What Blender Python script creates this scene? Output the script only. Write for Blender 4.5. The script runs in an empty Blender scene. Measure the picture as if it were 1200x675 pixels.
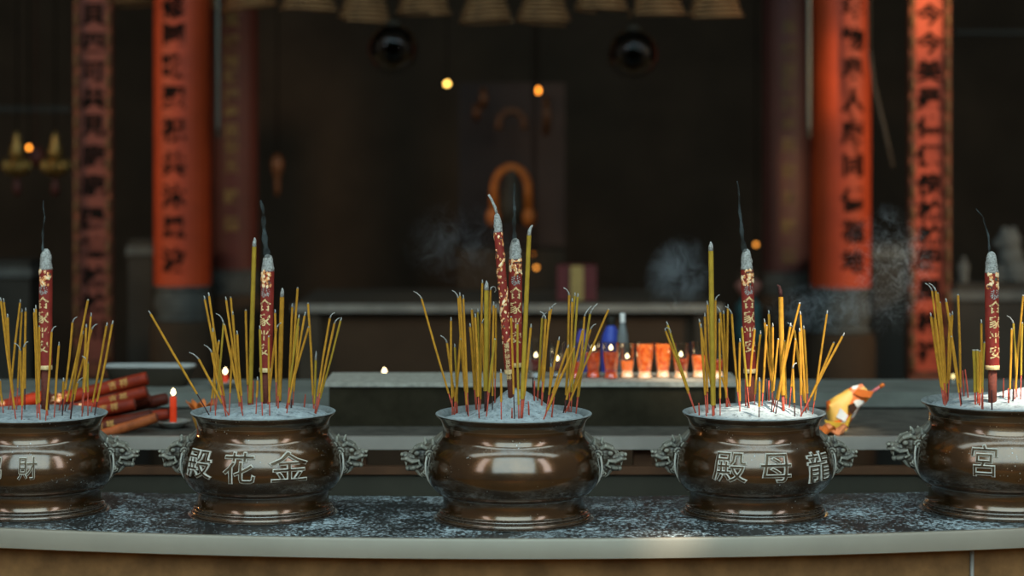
import bpy, bmesh, math, random
from mathutils import Vector, Matrix, Quaternion, noise
random.seed(7)
S = bpy.context.scene
COL = S.collection
PI = math.pi
# ------------------------------------------------------------------ camera model
F, D, H, HZ = 2500.0, 4.1, 1.55, 180.0          # focal length in px (1200 wide), camera distance, eye height, horizon row
def at(px, py, Y):
    d = Y + D
    return Vector(((px-600)/F*d, Y, H-(py-HZ)/F*d))
def pxm(Y): return (Y+D)/F                      # metres per pixel at depth Y

# ------------------------------------------------------------------ materials
def lin(c): return c/12.92 if c <= .04045 else ((c+.055)/1.055)**2.4
def hexc(h):
    h = h.lstrip('#'); return tuple(lin(int(h[i:i+2], 16)/255) for i in (0, 2, 4)) + (1,)
MATS = {}
def new_mat(name):
    m = bpy.data.materials.new(name); m.use_nodes = True
    nt = m.node_tree; nt.nodes.clear()
    out = nt.nodes.new('ShaderNodeOutputMaterial')
    return m, nt, out
def N(nt, t, **kw):
    n = nt.nodes.new(t)
    for k, v in kw.items():
        if k in n.inputs: n.inputs[k].default_value = v
        else: setattr(n, k, v)
    return n
def ramp(nt, fac, stops):
    r = nt.nodes.new('ShaderNodeValToRGB'); e = r.color_ramp.elements
    e[0].position, e[0].color = stops[0]; e[1].position, e[1].color = stops[-1]
    for p, c in stops[1:-1]:
        x = e.new(p); x.color = c
    nt.links.new(fac, r.inputs[0]); return r
def coords(nt, scale=1.0, kind='Object'):
    tc = N(nt, 'ShaderNodeTexCoord')
    return tc.outputs[kind]
def tex_noise(nt, co, scale, detail=4, rough=.6):
    n = N(nt, 'ShaderNodeTexNoise'); n.inputs['Scale'].default_value = scale
    n.inputs['Detail'].default_value = detail; n.inputs['Roughness'].default_value = rough
    nt.links.new(co, n.inputs['Vector']); return n
def mix_rgb(nt, fac, a, b):
    m = nt.nodes.new('ShaderNodeMix'); m.data_type = 'RGBA'
    L = nt.links
    if hasattr(fac, 'is_output'): L.new(fac, m.inputs[0])
    else: m.inputs[0].default_value = fac
    for s, i in ((a, 6), (b, 7)):
        if hasattr(s, 'is_output'): L.new(s, m.inputs[i])
        else: m.inputs[i].default_value = s
    return m.outputs[2]
def simple(name, col, rough=.6, metal=0, var=.25, scale=30, bump=0, emit=None, estr=0, coat=0, spec=.22, col2=None, world=False, emit2=None):
    """principled with a noise-varied base colour"""
    if name in MATS: return MATS[name]
    m, nt, out = new_mat(name)
    b = N(nt, 'ShaderNodeBsdfPrincipled'); nt.links.new(b.outputs[0], out.inputs[0])
    c = hexc(col) if isinstance(col, str) else col
    d = hexc(col2) if col2 else tuple(x*(1-var) for x in c[:3])+(1,)
    if world:
        co = N(nt, 'ShaderNodeNewGeometry').outputs['Position']
    else:
        co = coords(nt)
    n = tex_noise(nt, co, scale)
    r = ramp(nt, n.outputs[0], [(.35, d), (.65, c)])
    nt.links.new(r.outputs[0], b.inputs['Base Color'])
    b.inputs['Roughness'].default_value = rough; b.inputs['Metallic'].default_value = metal
    b.inputs['Coat Weight'].default_value = coat; b.inputs['Coat Roughness'].default_value = .12
    b.inputs['Specular IOR Level'].default_value = spec
    if emit:
        b.inputs['Emission Color'].default_value = hexc(emit); b.inputs['Emission Strength'].default_value = estr
    if emit2:
        er = ramp(nt, n.outputs[0], [(.38, hexc(emit)), (.62, hexc(emit2))]); nt.links.new(er.outputs[0], b.inputs['Emission Color'])
    if bump:
        bp = N(nt, 'ShaderNodeBump'); bp.inputs['Strength'].default_value = bump; bp.inputs['Distance'].default_value = .004
        nt.links.new(n.outputs[0], bp.inputs['Height']); nt.links.new(bp.outputs[0], b.inputs['Normal'])
    MATS[name] = m; return m
def glow(name, col, s):
    if name in MATS: return MATS[name]
    m, nt, out = new_mat(name)
    e = N(nt, 'ShaderNodeEmission'); e.inputs[0].default_value = hexc(col); e.inputs[1].default_value = s
    nt.links.new(e.outputs[0], out.inputs[0]); MATS[name] = m; return m

def bronze(name, base, dark, dusty):
    m, nt, out = new_mat(name); L = nt.links
    b = N(nt, 'ShaderNodeBsdfPrincipled'); L.new(b.outputs[0], out.inputs[0])
    geo = N(nt, 'ShaderNodeNewGeometry'); co = geo.outputs['Position']
    n1 = tex_noise(nt, co, 9, 5); n2 = tex_noise(nt, co, 140, 3, .7)
    r1 = ramp(nt, n1.outputs[0], [(.35, hexc(dark)), (.68, hexc(base))])
    # ash specks: small bright dots, grouped by a larger noise, plus settled dust on upward faces
    v = N(nt, 'ShaderNodeTexVoronoi'); v.inputs['Scale'].default_value = 150; L.new(co, v.inputs['Vector'])
    sp = ramp(nt, v.outputs['Distance'], [(.10, (1, 1, 1, 1)), (.22, (0, 0, 0, 1))])
    n3 = tex_noise(nt, co, 22, 3); g3 = ramp(nt, n3.outputs[0], [(.56, (0, 0, 0, 1)), (.70, (1, 1, 1, 1))])
    mu = N(nt, 'ShaderNodeMath', operation='MULTIPLY'); L.new(sp.outputs[0], mu.inputs[0]); L.new(g3.outputs[0], mu.inputs[1])
    sx = N(nt, 'ShaderNodeSeparateXYZ'); L.new(geo.outputs['Normal'], sx.inputs[0])
    up = N(nt, 'ShaderNodeMapRange'); L.new(sx.outputs['Z'], up.inputs[0])
    up.inputs[1].default_value = .45; up.inputs[2].default_value = 1.0; up.inputs[3].default_value = 0; up.inputs[4].default_value = dusty
    un = N(nt, 'ShaderNodeMath', operation='MULTIPLY'); L.new(up.outputs[0], un.inputs[0])
    g2 = ramp(nt, n2.outputs[0], [(.38, (.25, .25, .25, 1)), (.6, (1, 1, 1, 1))]); L.new(g2.outputs[0], un.inputs[1])
    pr = ramp(nt, geo.outputs['Pointiness'], [(.52, (0, 0, 0, 1)), (.60, (.75, .75, .75, 1))])
    mx = N(nt, 'ShaderNodeMath', operation='MAXIMUM'); L.new(mu.outputs[0], mx.inputs[0]); L.new(un.outputs[0], mx.inputs[1])
    mx2 = N(nt, 'ShaderNodeMath', operation='MAXIMUM'); L.new(mx.outputs[0], mx2.inputs[0]); L.new(pr.outputs[0], mx2.inputs[1])
    c = mix_rgb(nt, mx2.outputs[0], r1.outputs[0], hexc('#8f9a98'))
    L.new(c, b.inputs['Base Color'])
    inv = N(nt, 'ShaderNodeMath', operation='MULTIPLY_ADD'); L.new(mx2.outputs[0], inv.inputs[0]); inv.inputs[1].default_value = -.8; inv.inputs[2].default_value = .8
    L.new(inv.outputs[0], b.inputs['Metallic'])
    rr = N(nt, 'ShaderNodeMapRange'); L.new(n1.outputs[0], rr.inputs[0]); rr.inputs[3].default_value = .13; rr.inputs[4].default_value = .27
    ra = N(nt, 'ShaderNodeMath', operation='MULTIPLY_ADD'); L.new(mx2.outputs[0], ra.inputs[0]); ra.inputs[1].default_value = .45; L.new(rr.outputs[0], ra.inputs[2])
    L.new(ra.outputs[0], b.inputs['Roughness'])
    b.inputs['Coat Weight'].default_value = 1.0; b.inputs['Coat Roughness'].default_value = .13; b.inputs['Coat IOR'].default_value = 1.6
    bp = N(nt, 'ShaderNodeBump'); bp.inputs['Strength'].default_value = .07; bp.inputs['Distance'].default_value = .002
    L.new(n2.outputs[0], bp.inputs['Height']); L.new(bp.outputs[0], b.inputs['Normal'])
    return m
M_BRONZE = bronze('bronze_body', '#6c4a28', '#48321b', .3)
M_RIM = bronze('bronze_rim', '#66543f', '#4a3b2b', .8)
def beast_material():
    m, nt, out = new_mat('dusted_beast_bronze'); L = nt.links
    b = N(nt, 'ShaderNodeBsdfPrincipled'); L.new(b.outputs[0], out.inputs[0])
    geo = N(nt, 'ShaderNodeNewGeometry')
    n1 = tex_noise(nt, geo.outputs['Position'], 60, 4)
    r1 = ramp(nt, n1.outputs[0], [(.35, hexc('#211b13')), (.7, hexc('#493a27'))])
    sx = N(nt, 'ShaderNodeSeparateXYZ'); L.new(geo.outputs['Normal'], sx.inputs[0])
    up = N(nt, 'ShaderNodeMapRange'); L.new(sx.outputs['Z'], up.inputs[0]); up.inputs[1].default_value = .35; up.inputs[2].default_value = 1; up.inputs[3].default_value = 0; up.inputs[4].default_value = .55
    pr = ramp(nt, geo.outputs['Pointiness'], [(.498, (0, 0, 0, 1)), (.54, (.95, .95, .95, 1))])
    mx = N(nt, 'ShaderNodeMath', operation='MAXIMUM'); L.new(up.outputs[0], mx.inputs[0]); L.new(pr.outputs[0], mx.inputs[1])
    g = ramp(nt, n1.outputs[0], [(.3, (.5, .5, .5, 1)), (.6, (1, 1, 1, 1))])
    mu = N(nt, 'ShaderNodeMath', operation='MULTIPLY'); L.new(mx.outputs[0], mu.inputs[0]); L.new(g.outputs[0], mu.inputs[1])
    L.new(mix_rgb(nt, mu.outputs[0], r1.outputs[0], hexc('#a39d8a')), b.inputs['Base Color'])
    b.inputs['Metallic'].default_value = .1; b.inputs['Roughness'].default_value = .6
    return m
M_BEAST = beast_material()
M_LIP = simple('ash_dusted_lip', '#8f9490', .75, .1, var=.35, scale=120)
M_CHAR_FACE = simple('bronze_character_face', '#5c4a36', .42, .6, var=.5, scale=90)
M_CHAR_EDGE = simple('ashy_character_edge', '#c8bfae', .7, 0, var=.35, scale=200)

def ash_material():
    m, nt, out = new_mat('incense_ash'); L = nt.links
    b = N(nt, 'ShaderNodeBsdfPrincipled'); L.new(b.outputs[0], out.inputs[0]); b.inputs['Roughness'].default_value = .95
    b.inputs['Specular IOR Level'].default_value = .1
    co = N(nt, 'ShaderNodeNewGeometry').outputs['Position']
    n1 = tex_noise(nt, co, 60, 6, .75); n2 = tex_noise(nt, co, 420, 3)
    r = ramp(nt, n1.outputs[0], [(.30, hexc('#585a58')), (.46, hexc('#959c9b')), (.7, hexc('#b6bdba'))])
    v = N(nt, 'ShaderNodeTexVoronoi'); v.inputs['Scale'].default_value = 130; L.new(co, v.inputs['Vector'])
    nf = tex_noise(nt, co, 230, 2, .5); sp = ramp(nt, nf.outputs[0], [(.30, (1, 1, 1, 1)), (.37, (0, 0, 0, 1))])
    n3 = tex_noise(nt, co, 35, 2); g = ramp(nt, n3.outputs[0], [(.40, (0, 0, 0, 1)), (.55, (.9, .9, .9, 1))])
    mu = N(nt, 'ShaderNodeMath', operation='MULTIPLY'); L.new(sp.outputs[0], mu.inputs[0]); L.new(g.outputs[0], mu.inputs[1])
    c = mix_rgb(nt, mu.outputs[0], r.outputs[0], hexc('#33221e'))
    L.new(c, b.inputs['Base Color'])
    bp = N(nt, 'ShaderNodeBump'); bp.inputs['Strength'].default_value = .6; bp.inputs['Distance'].default_value = .004
    L.new(n1.outputs[0], bp.inputs['Height']); L.new(bp.outputs[0], b.inputs['Normal'])
    return m
M_ASH = ash_material()
M_ASHTIP = simple('burnt_ash_tip', '#b8b4aa', .95, var=.6, scale=300, spec=.1)
M_YELLOW = simple('yellow_incense', '#c98c2a', .8, var=.3, scale=60, world=True, spec=.2)
M_OLIVE = simple('olive_incense', '#b08c2c', .8, var=.2, scale=60, world=True, spec=.2)
M_STEM = simple('red_bamboo', '#c8553f', .7, var=.4, scale=120, world=True, spec=.2)
M_STEMD = simple('charred_bamboo', '#4a2a26', .8, var=.4, scale=120, world=True, spec=.2)
M_WRAP = simple('red_wrap_paper', '#98352a', .55, var=.3, scale=60)
M_WRAPD = simple('dark_red_wrap_paper', '#6a221a', .55, var=.4, scale=60)
M_GOLD = simple('gold_print', '#f2cd90', .5, .1, var=.3, scale=200)
M_STEMJ = simple('rolled_brown_stem', '#6e3628', .75, var=.35, scale=150)
def floral_material():
    m, nt, out = new_mat('floral_print'); L = nt.links
    b = N(nt, 'ShaderNodeBsdfPrincipled'); L.new(b.outputs[0], out.inputs[0]); b.inputs['Roughness'].default_value = .6
    n = tex_noise(nt, coords(nt), 130, 2)
    r = ramp(nt, n.outputs[0], [(.34, hexc('#35483a')), (.42, hexc('#8a3422')), (.48, hexc('#ee9648')), (.60, hexc('#ffdfae'))])
    L.new(r.outputs[0], b.inputs['Base Color']); return m
M_FLORAL = floral_material()

def counter_material():
    m, nt, out = new_mat('ash_strewn_counter'); L = nt.links
    b = N(nt, 'ShaderNodeBsdfPrincipled'); L.new(b.outputs[0], out.inputs[0])
    co = N(nt, 'ShaderNodeNewGeometry').outputs['Position']
    n1 = tex_noise(nt, co, 6, 4, .6); n2 = tex_noise(nt, co, 130, 4, .7)
    base = ramp(nt, n1.outputs[0], [(.35, hexc('#1e1e1b')), (.65, hexc('#2e2d29'))])
    # squash in y so flecks stay fine along the view; three layers: grain, flakes, small drifts
    ad = N(nt, 'ShaderNodeMath', operation='MULTIPLY_ADD'); L.new(n1.outputs[0], ad.inputs[0]); ad.inputs[1].default_value = .45; L.new(n2.outputs[0], ad.inputs[2])
    fl = ramp(nt, ad.outputs[0], [(.775, (0, 0, 0, 1)), (.81, (.8, .8, .8, 1))])
    v = N(nt, 'ShaderNodeTexVoronoi'); v.inputs['Scale'].default_value = 125; v.inputs['Randomness'].default_value = 1; L.new(co, v.inputs['Vector'])
    sp = ramp(nt, v.outputs['Distance'], [(.22, (.8, .8, .8, 1)), (.38, (0, 0, 0, 1))])
    sel = ramp(nt, v.outputs['Color'], [(.42, (0, 0, 0, 1)), (.60, (1, 1, 1, 1))])
    ml = N(nt, 'ShaderNodeMath', operation='MULTIPLY'); L.new(sp.outputs[0], ml.inputs[0]); L.new(sel.outputs[0], ml.inputs[1])
    gg = ramp(nt, n1.outputs[0], [(.34, (.25, .25, .25, 1)), (.55, (1, 1, 1, 1))])
    m3 = N(nt, 'ShaderNodeMath', operation='MULTIPLY'); L.new(ml.outputs[0], m3.inputs[0]); L.new(gg.outputs[0], m3.inputs[1])
    mx = N(nt, 'ShaderNodeMath', operation='MAXIMUM'); L.new(fl.outputs[0], mx.inputs[0]); L.new(m3.outputs[0], mx.inputs[1])
    c = mix_rgb(nt, mx.outputs[0], base.outputs[0], hexc('#bcc8c8'))
    L.new(c, b.inputs['Base Color'])
    ra = N(nt, 'ShaderNodeMath', operation='MULTIPLY_ADD'); L.new(mx.outputs[0], ra.inputs[0]); ra.inputs[1].default_value = .4; ra.inputs[2].default_value = .5
    L.new(ra.outputs[0], b.inputs['Roughness'])
    return m
M_COUNTER = counter_material()
M_STEEL = simple('brushed_steel', '#968c7a', .45, .3, var=.12, scale=5)
M_BASE = simple('brown_stone', '#8a623a', .8, var=.45, scale=14, bump=.3)
M_TIER = simple('dusty_dark_tabletop', '#575147', .8, var=.5, scale=25, world=True)
M_TIEREDGE = simple('pale_metal_edging', '#a89d8f', .45, .3, var=.2, scale=6)
M_DARKWOOD = simple('soot_dark_wood', '#2e271b', .7, var=.4, scale=8)
M_DARK = simple('soot_black', '#33281d', .9, var=.3, scale=3, spec=.1)
M_DARK2 = simple('soot_grey', '#33302a', .9, var=.3, scale=3, spec=.1)
M_BROWNLIP = simple('brown_wood_lip', '#5a3c26', .7, var=.3, scale=12)
M_GREYGREEN = simple('grey_green_panel', '#2d2b24', .9, var=.2, scale=6, spec=.15)
M_GREYAP = simple('grey_apron_board', '#413d31', .85, var=.2, scale=6)
M_MARBLE = simple('ash_whitened_slab', '#a59e8e', .8, var=.35, scale=60, world=True)
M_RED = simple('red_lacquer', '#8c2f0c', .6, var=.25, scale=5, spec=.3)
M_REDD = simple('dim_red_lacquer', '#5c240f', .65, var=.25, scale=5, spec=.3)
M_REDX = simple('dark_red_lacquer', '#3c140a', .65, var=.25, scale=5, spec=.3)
M_INK = simple('black_ink', '#100b08', .9, var=.2, scale=20, spec=.05)
M_DIMGOLD = simple('dim_gold', '#5e4b28', .6, .2, var=.3, scale=40)
M_BORDER = simple('carved_border', '#351a10', .8, var=.7, scale=55, col2='#5e3018')
M_STONE = simple('grey_carved_stone', '#3c3e3a', .9, var=.4, scale=18, bump=.5)
M_STONE2 = simple('pale_carved_stone', '#4d4e49', .9, var=.3, scale=18)

# ------------------------------------------------------------------ mesh builder
class MB:
    def __init__(s): s.v = []; s.f = []; s.m = []
    def add(s, vs, fs, mi=0):
        o = len(s.v); s.v += [tuple(v) for v in vs]
        s.f += [tuple(o+i for i in f) for f in fs]; s.m += [mi]*len(fs)
        return s
    def box(s, c, d, mi=0, rz=0, bev=0):
        x, y, z = (k/2 for k in d); c = Vector(c)
        R = Matrix.Rotation(rz, 3, 'Z')
        vs = [c+R@Vector((a*x, b*y, e*z)) for e in (-1, 1) for a, b in ((-1, -1), (1, -1), (1, 1), (-1, 1))]
        return s.add(vs, [(3, 2, 1, 0), (4, 5, 6, 7), (0, 1, 5, 4), (1, 2, 6, 5), (2, 3, 7, 6), (3, 0, 4, 7)], mi)
    def lathe(s, prof, seg=32, c=(0, 0, 0), mi=0, wob=None):
        c = Vector(c); vs = []; fs = []; n = len(prof)
        for r, z in prof:
            for k in range(seg):
                a = 2*PI*k/seg; rr = r
                if wob: rr = r*(1+wob(a, z))
                vs.append(c+Vector((rr*math.sin(a), -rr*math.cos(a), z)))
        for i in range(n-1):
            for k in range(seg):
                k2 = (k+1) % seg
                fs.append((i*seg+k, i*seg+k2, (i+1)*seg+k2, (i+1)*seg+k))
        if prof[0][0] > 1e-6: fs.append(tuple(reversed(range(seg))))
        if prof[-1][0] > 1e-6: fs.append(tuple((n-1)*seg+k for k in range(seg)))
        return s.add(vs, fs, mi)
    def tube(s, path, rad, seg=8, mi=0, caps=True):
        path = [Vector(p) for p in path]; n = len(path)
        if not hasattr(rad, '__len__'): rad = [rad]*n
        up = Vector((0, -1, 0)); vs = []; fs = []
        for i, p in enumerate(path):
            t = (path[min(i+1, n-1)]-path[max(i-1, 0)])
            t = t.normalized() if t.length > 1e-9 else Vector((0, 0, 1))
            a = up.cross(t)
            if a.length < 1e-3: a = Vector((1, 0, 0)).cross(t)
            a.normalize(); b = t.cross(a); 
            for k in range(seg):
                w = 2*PI*k/seg
                vs.append(p+rad[i]*(math.cos(w)*a+math.sin(w)*b))
        for i in range(n-1):
            for k in range(seg):
                k2 = (k+1) % seg; fs.append((i*seg+k, i*seg+k2, (i+1)*seg+k2, (i+1)*seg+k))
        if caps: fs.append(tuple(reversed(range(seg)))); fs.append(tuple((n-1)*seg+k for k in range(seg)))
        return s.add(vs, fs, mi)
    def ball(s, c, r, seg=16, rings=10, mi=0, rot=None):
        c = Vector(c); r = (r,)*3 if not hasattr(r, '__len__') else r
        vs = []; fs = []
        R = rot or Matrix.Identity(3)
        vs.append(c+R@Vector((0, 0, -r[2])))
        for i in range(1, rings):
            t = -PI/2+PI*i/rings
            for k in range(seg):
                a = 2*PI*k/seg
                vs.append(c+R@Vector((r[0]*math.cos(t)*math.cos(a), r[1]*math.cos(t)*math.sin(a), r[2]*math.sin(t))))
        vs.append(c+R@Vector((0, 0, r[2])))
        for k in range(seg): fs.append((0, 1+(k+1) % seg, 1+k))
        for i in range(rings-2):
            for k in range(seg):
                a = 1+i*seg+k; b = 1+i*seg+(k+1) % seg; fs.append((a, b, b+seg, a+seg))
        top = len(vs)-1; o = 1+(rings-2)*seg
        for k in range(seg): fs.append((o+k, o+(k+1) % seg, top))
        return s.add(vs, fs, mi)
    def build(s, name, mats, parent=None, smooth=True, loc=None, auto=None):
        me = bpy.data.meshes.new(name); me.from_pydata(s.v, [], s.f); me.update()
        if not isinstance(mats, (list, tuple)): mats = [mats]
        for m in mats: me.materials.append(m)
        for p, mi in zip(me.polygons, s.m): p.material_index = mi; p.use_smooth = smooth
        if smooth and auto: me.set_sharp_from_angle(angle=math.radians(auto))
        o = bpy.data.objects.new(name, me); COL.objects.link(o)
        if parent: o.parent = parent
        if loc is not None: o.location = loc
        return o
def tag(o, label, cat=None, group=None, kind=None):
    o['label'] = label
    if cat: o['category'] = cat
    if group: o['group'] = group
    if kind: o['kind'] = kind
    return o
def thing(name, label, cat, loc=(0, 0, 0), group=None, rot=None):
    o = bpy.data.objects.new(name, None); COL.objects.link(o); o.location = loc; o.empty_display_size = .05
    if rot is not None: o.rotation_mode = 'QUATERNION'; o.rotation_quaternion = rot
    return tag(o, label, cat, group)
def struct(o): o['kind'] = 'structure'; return o

def copy_tree(o):
    c = o.copy(); COL.objects.link(c)
    for ch in o.children:
        d = ch.copy(); COL.objects.link(d); d.parent = c
        for g in ch.children:
            e = g.copy(); COL.objects.link(e); e.parent = d
    return c

# ------------------------------------------------------------------ lettering
GLYPH = {}
def glyph(ch, depth=.05, bold=.012, bevel=0.0):
    """unit-em extruded character: list of verts (x right, y up, z out) centred, faces, is_front flags"""
    key = (ch, depth, bold, bevel)
    if key in GLYPH: return GLYPH[key]
    cu = bpy.data.curves.new('lettering', 'FONT'); cu.body = ch; cu.size = 1; cu.extrude = depth/2; cu.offset = bold
    cu.resolution_u = 2; cu.bevel_depth = bevel; cu.bevel_resolution = 0
    ob = bpy.data.objects.new('lettering', cu); COL.objects.link(ob)
    bpy.context.view_layer.update()
    me = ob.to_mesh()
    vs = [v.co.copy() for v in me.vertices]; fs = [tuple(p.vertices) for p in me.polygons]; fr = [abs(p.normal.z) > .9 for p in me.polygons]
    ob.to_mesh_clear(); bpy.data.objects.remove(ob); bpy.data.curves.remove(cu)
    if vs:
        lo = [min(v[i] for v in vs) for i in range(2)]; hi = [max(v[i] for v in vs) for i in range(2)]
        c = Vector(((lo[0]+hi[0])/2, (lo[1]+hi[1])/2, 0)); vs = [v-c for v in vs]
    GLYPH[key] = (vs, fs, fr); return GLYPH[key]
def char_mesh(mb, ch, fn, depth=.05, bold=.012, face=0, edge=0, bevel=0.0):
    vs, fs, fr = glyph(ch, depth, bold, bevel)
    o = len(mb.v); mb.v += [tuple(fn(v)) for v in vs]
    mb.f += [tuple(o+i for i in f) for f in fs]; mb.m += [face if q else edge for q in fr]
    return mb

# ================================================================== SETTING
b = MB(); b.box((0, 1, -.05), (16, 20, .1)); struct(b.build('floor', simple('courtyard_paving', '#8f6a42', .8, var=.3, scale=2.5), smooth=False))
b = MB(); b.box((0, 7.1, 2.2), (16, .2, 4.6)); struct(b.build('wall_back', M_DARK, smooth=False))
b = MB(); b.box((-6.1, 5, 2.2), (.2, 6, 4.6)); struct(b.build('wall_left', M_DARK, smooth=False))
b = MB(); b.box((6.1, 5, 2.2), (.2, 6, 4.6)); struct(b.build('wall_right', M_DARK, smooth=False))
b = MB(); b.box((0, 5, 4.55), (16, 6.6, .1)); struct(b.build('ceiling', M_DARK, smooth=False))
# panelled partitions deep in the hall
for i, (x0, x1, y0, y1, Y, m) in enumerate([(0, 84, 125, 131, 5.2, M_DARK2), (1118, 1200, 36, 41, 5.2, M_DARK2)]):
    a, c = at(x0, y0, Y), at(x1, y1, Y)
    if i == 0: a.x -= .9
    else: c.x += .9
    b = MB(); b.box(((a.x+c.x)/2, Y, (a.z+c.z)/2), (c.x-a.x, .08, a.z-c.z)); struct(b.build('trim_%d' % (i+1), m, smooth=False))

# ================================================================== FRONT COUNTER (curved altar top)
ZC = .85
def yf(x): return -.232 + x*x/8.2
def yb(x): return .255 + x*x/12.5
root = thing('altar_counter', 'long curved front counter with ash-strewn dark top and grey metal edge', 'counter', (0, 0, 0))
XS = [-1.7+3.4*i/68 for i in range(69)]
def strip(mb, cross, mi=0):
    """cross(x) -> closed list of (y,z)"""
    rows = [[(x, y, z) for y, z in cross(x)] for x in XS]; k = len(rows[0])
    vs = [p for r in rows for p in r]; fs = []
    for i in range(len(rows)-1):
        for j in range(k):
            j2 = (j+1) % k; fs.append((i*k+j, i*k+j2, (i+1)*k+j2, (i+1)*k+j))
    fs.append(tuple(reversed(range(k)))); fs.append(tuple((len(rows)-1)*k+j for j in range(k)))
    mb.add(vs, fs, mi); return mb
strip(MB(), lambda x: [(yf(x)+.006, ZC-.03), (yf(x)+.006, ZC), (yb(x), ZC), (yb(x), ZC-.03)]).build('counter_top', M_COUNTER, root, smooth=False)
strip(MB(), lambda x: [(yf(x)-.002, ZC-.036), (yf(x)-.006, ZC-.034), (yf(x)-.006, ZC-.003), (yf(x)-.004, ZC+.0015), (yf(x)+.002, ZC+.0025), (yf(x)+.006, ZC+.0005), (yf(x)+.0055, ZC-.036)]).build('metal_edging', M_STEEL, root, smooth=True, auto=50)
strip(MB(), lambda x: [(yf(x)+.04, 0), (yf(x)+.04, ZC-.0365), (yf(x)+.10, ZC-.0365), (yf(x)+.10, 0)]).build('counter_front', M_BASE, root, smooth=False)
p = at(1137, 660, -.09); b = MB(); b.tube([(p.x, yf(p.x)+.036, .05), (p.x, yf(p.x)+.036, ZC-.038)], .004, 6); b.build('corner_strip', M_TIEREDGE, root)

# ================================================================== CENSERS
# profile in units of the centre censer's pixels (rim radius 92, height 123)
PF_FOOT = [(0, .5), (88, .5), (90.5, 1), (91.5, 3), (90, 5.5), (87.5, 6.5), (88.8, 8), (88, 9.2), (85.6, 10.6), (84.4, 13), (83.6, 17), (83.2, 22), (83.4, 26), (84.2, 29)]
PF_BODY = [(82, 28), (85, 29.5), (90, 32), (95, 37), (99, 43), (101.5, 49.5), (102.6, 56), (102.3, 63), (101, 70.5), (99, 77), (96.3, 82.5), (93.2, 87), (90, 90.3), (86.8, 93.5), (84.8, 97), (84, 101), (83.6, 105), (83.8, 110)]
PF_RIM = [(83.8, 109), (84.6, 113), (86.8, 117), (90.5, 120.2), (92, 122), (92, 123.2), (90.5, 124), (88.5, 123.4), (86.5, 121.5), (84.2, 118), (83.4, 114), (83.2, 111)]
def R_at(z):
    p = PF_BODY
    for (r0, z0), (r1, z1) in zip(p, p[1:]):
        if z0 <= z <= z1: return r0+(r1-r0)*(z-z0)/(z1-z0)
    return p[0][0] if z < p[0][1] else p[-1][0]
def smooth_prof(p, k=3):
    out = []
    for i in range(len(p)-1):
        p0, p1, p2, p3 = p[max(i-1, 0)], p[i], p[i+1], p[min(i+2, len(p)-1)]
        for j in range(k):
            t = j/k
            out.append(tuple(.5*((2*p1[a])+(-p0[a]+p2[a])*t+(2*p0[a]-5*p1[a]+4*p2[a]-p3[a])*t*t+(-p0[a]+3*p1[a]-3*p2[a]+p3[a])*t**3) for a in (0, 1)))
    out.append(p[-1]); return out

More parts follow.
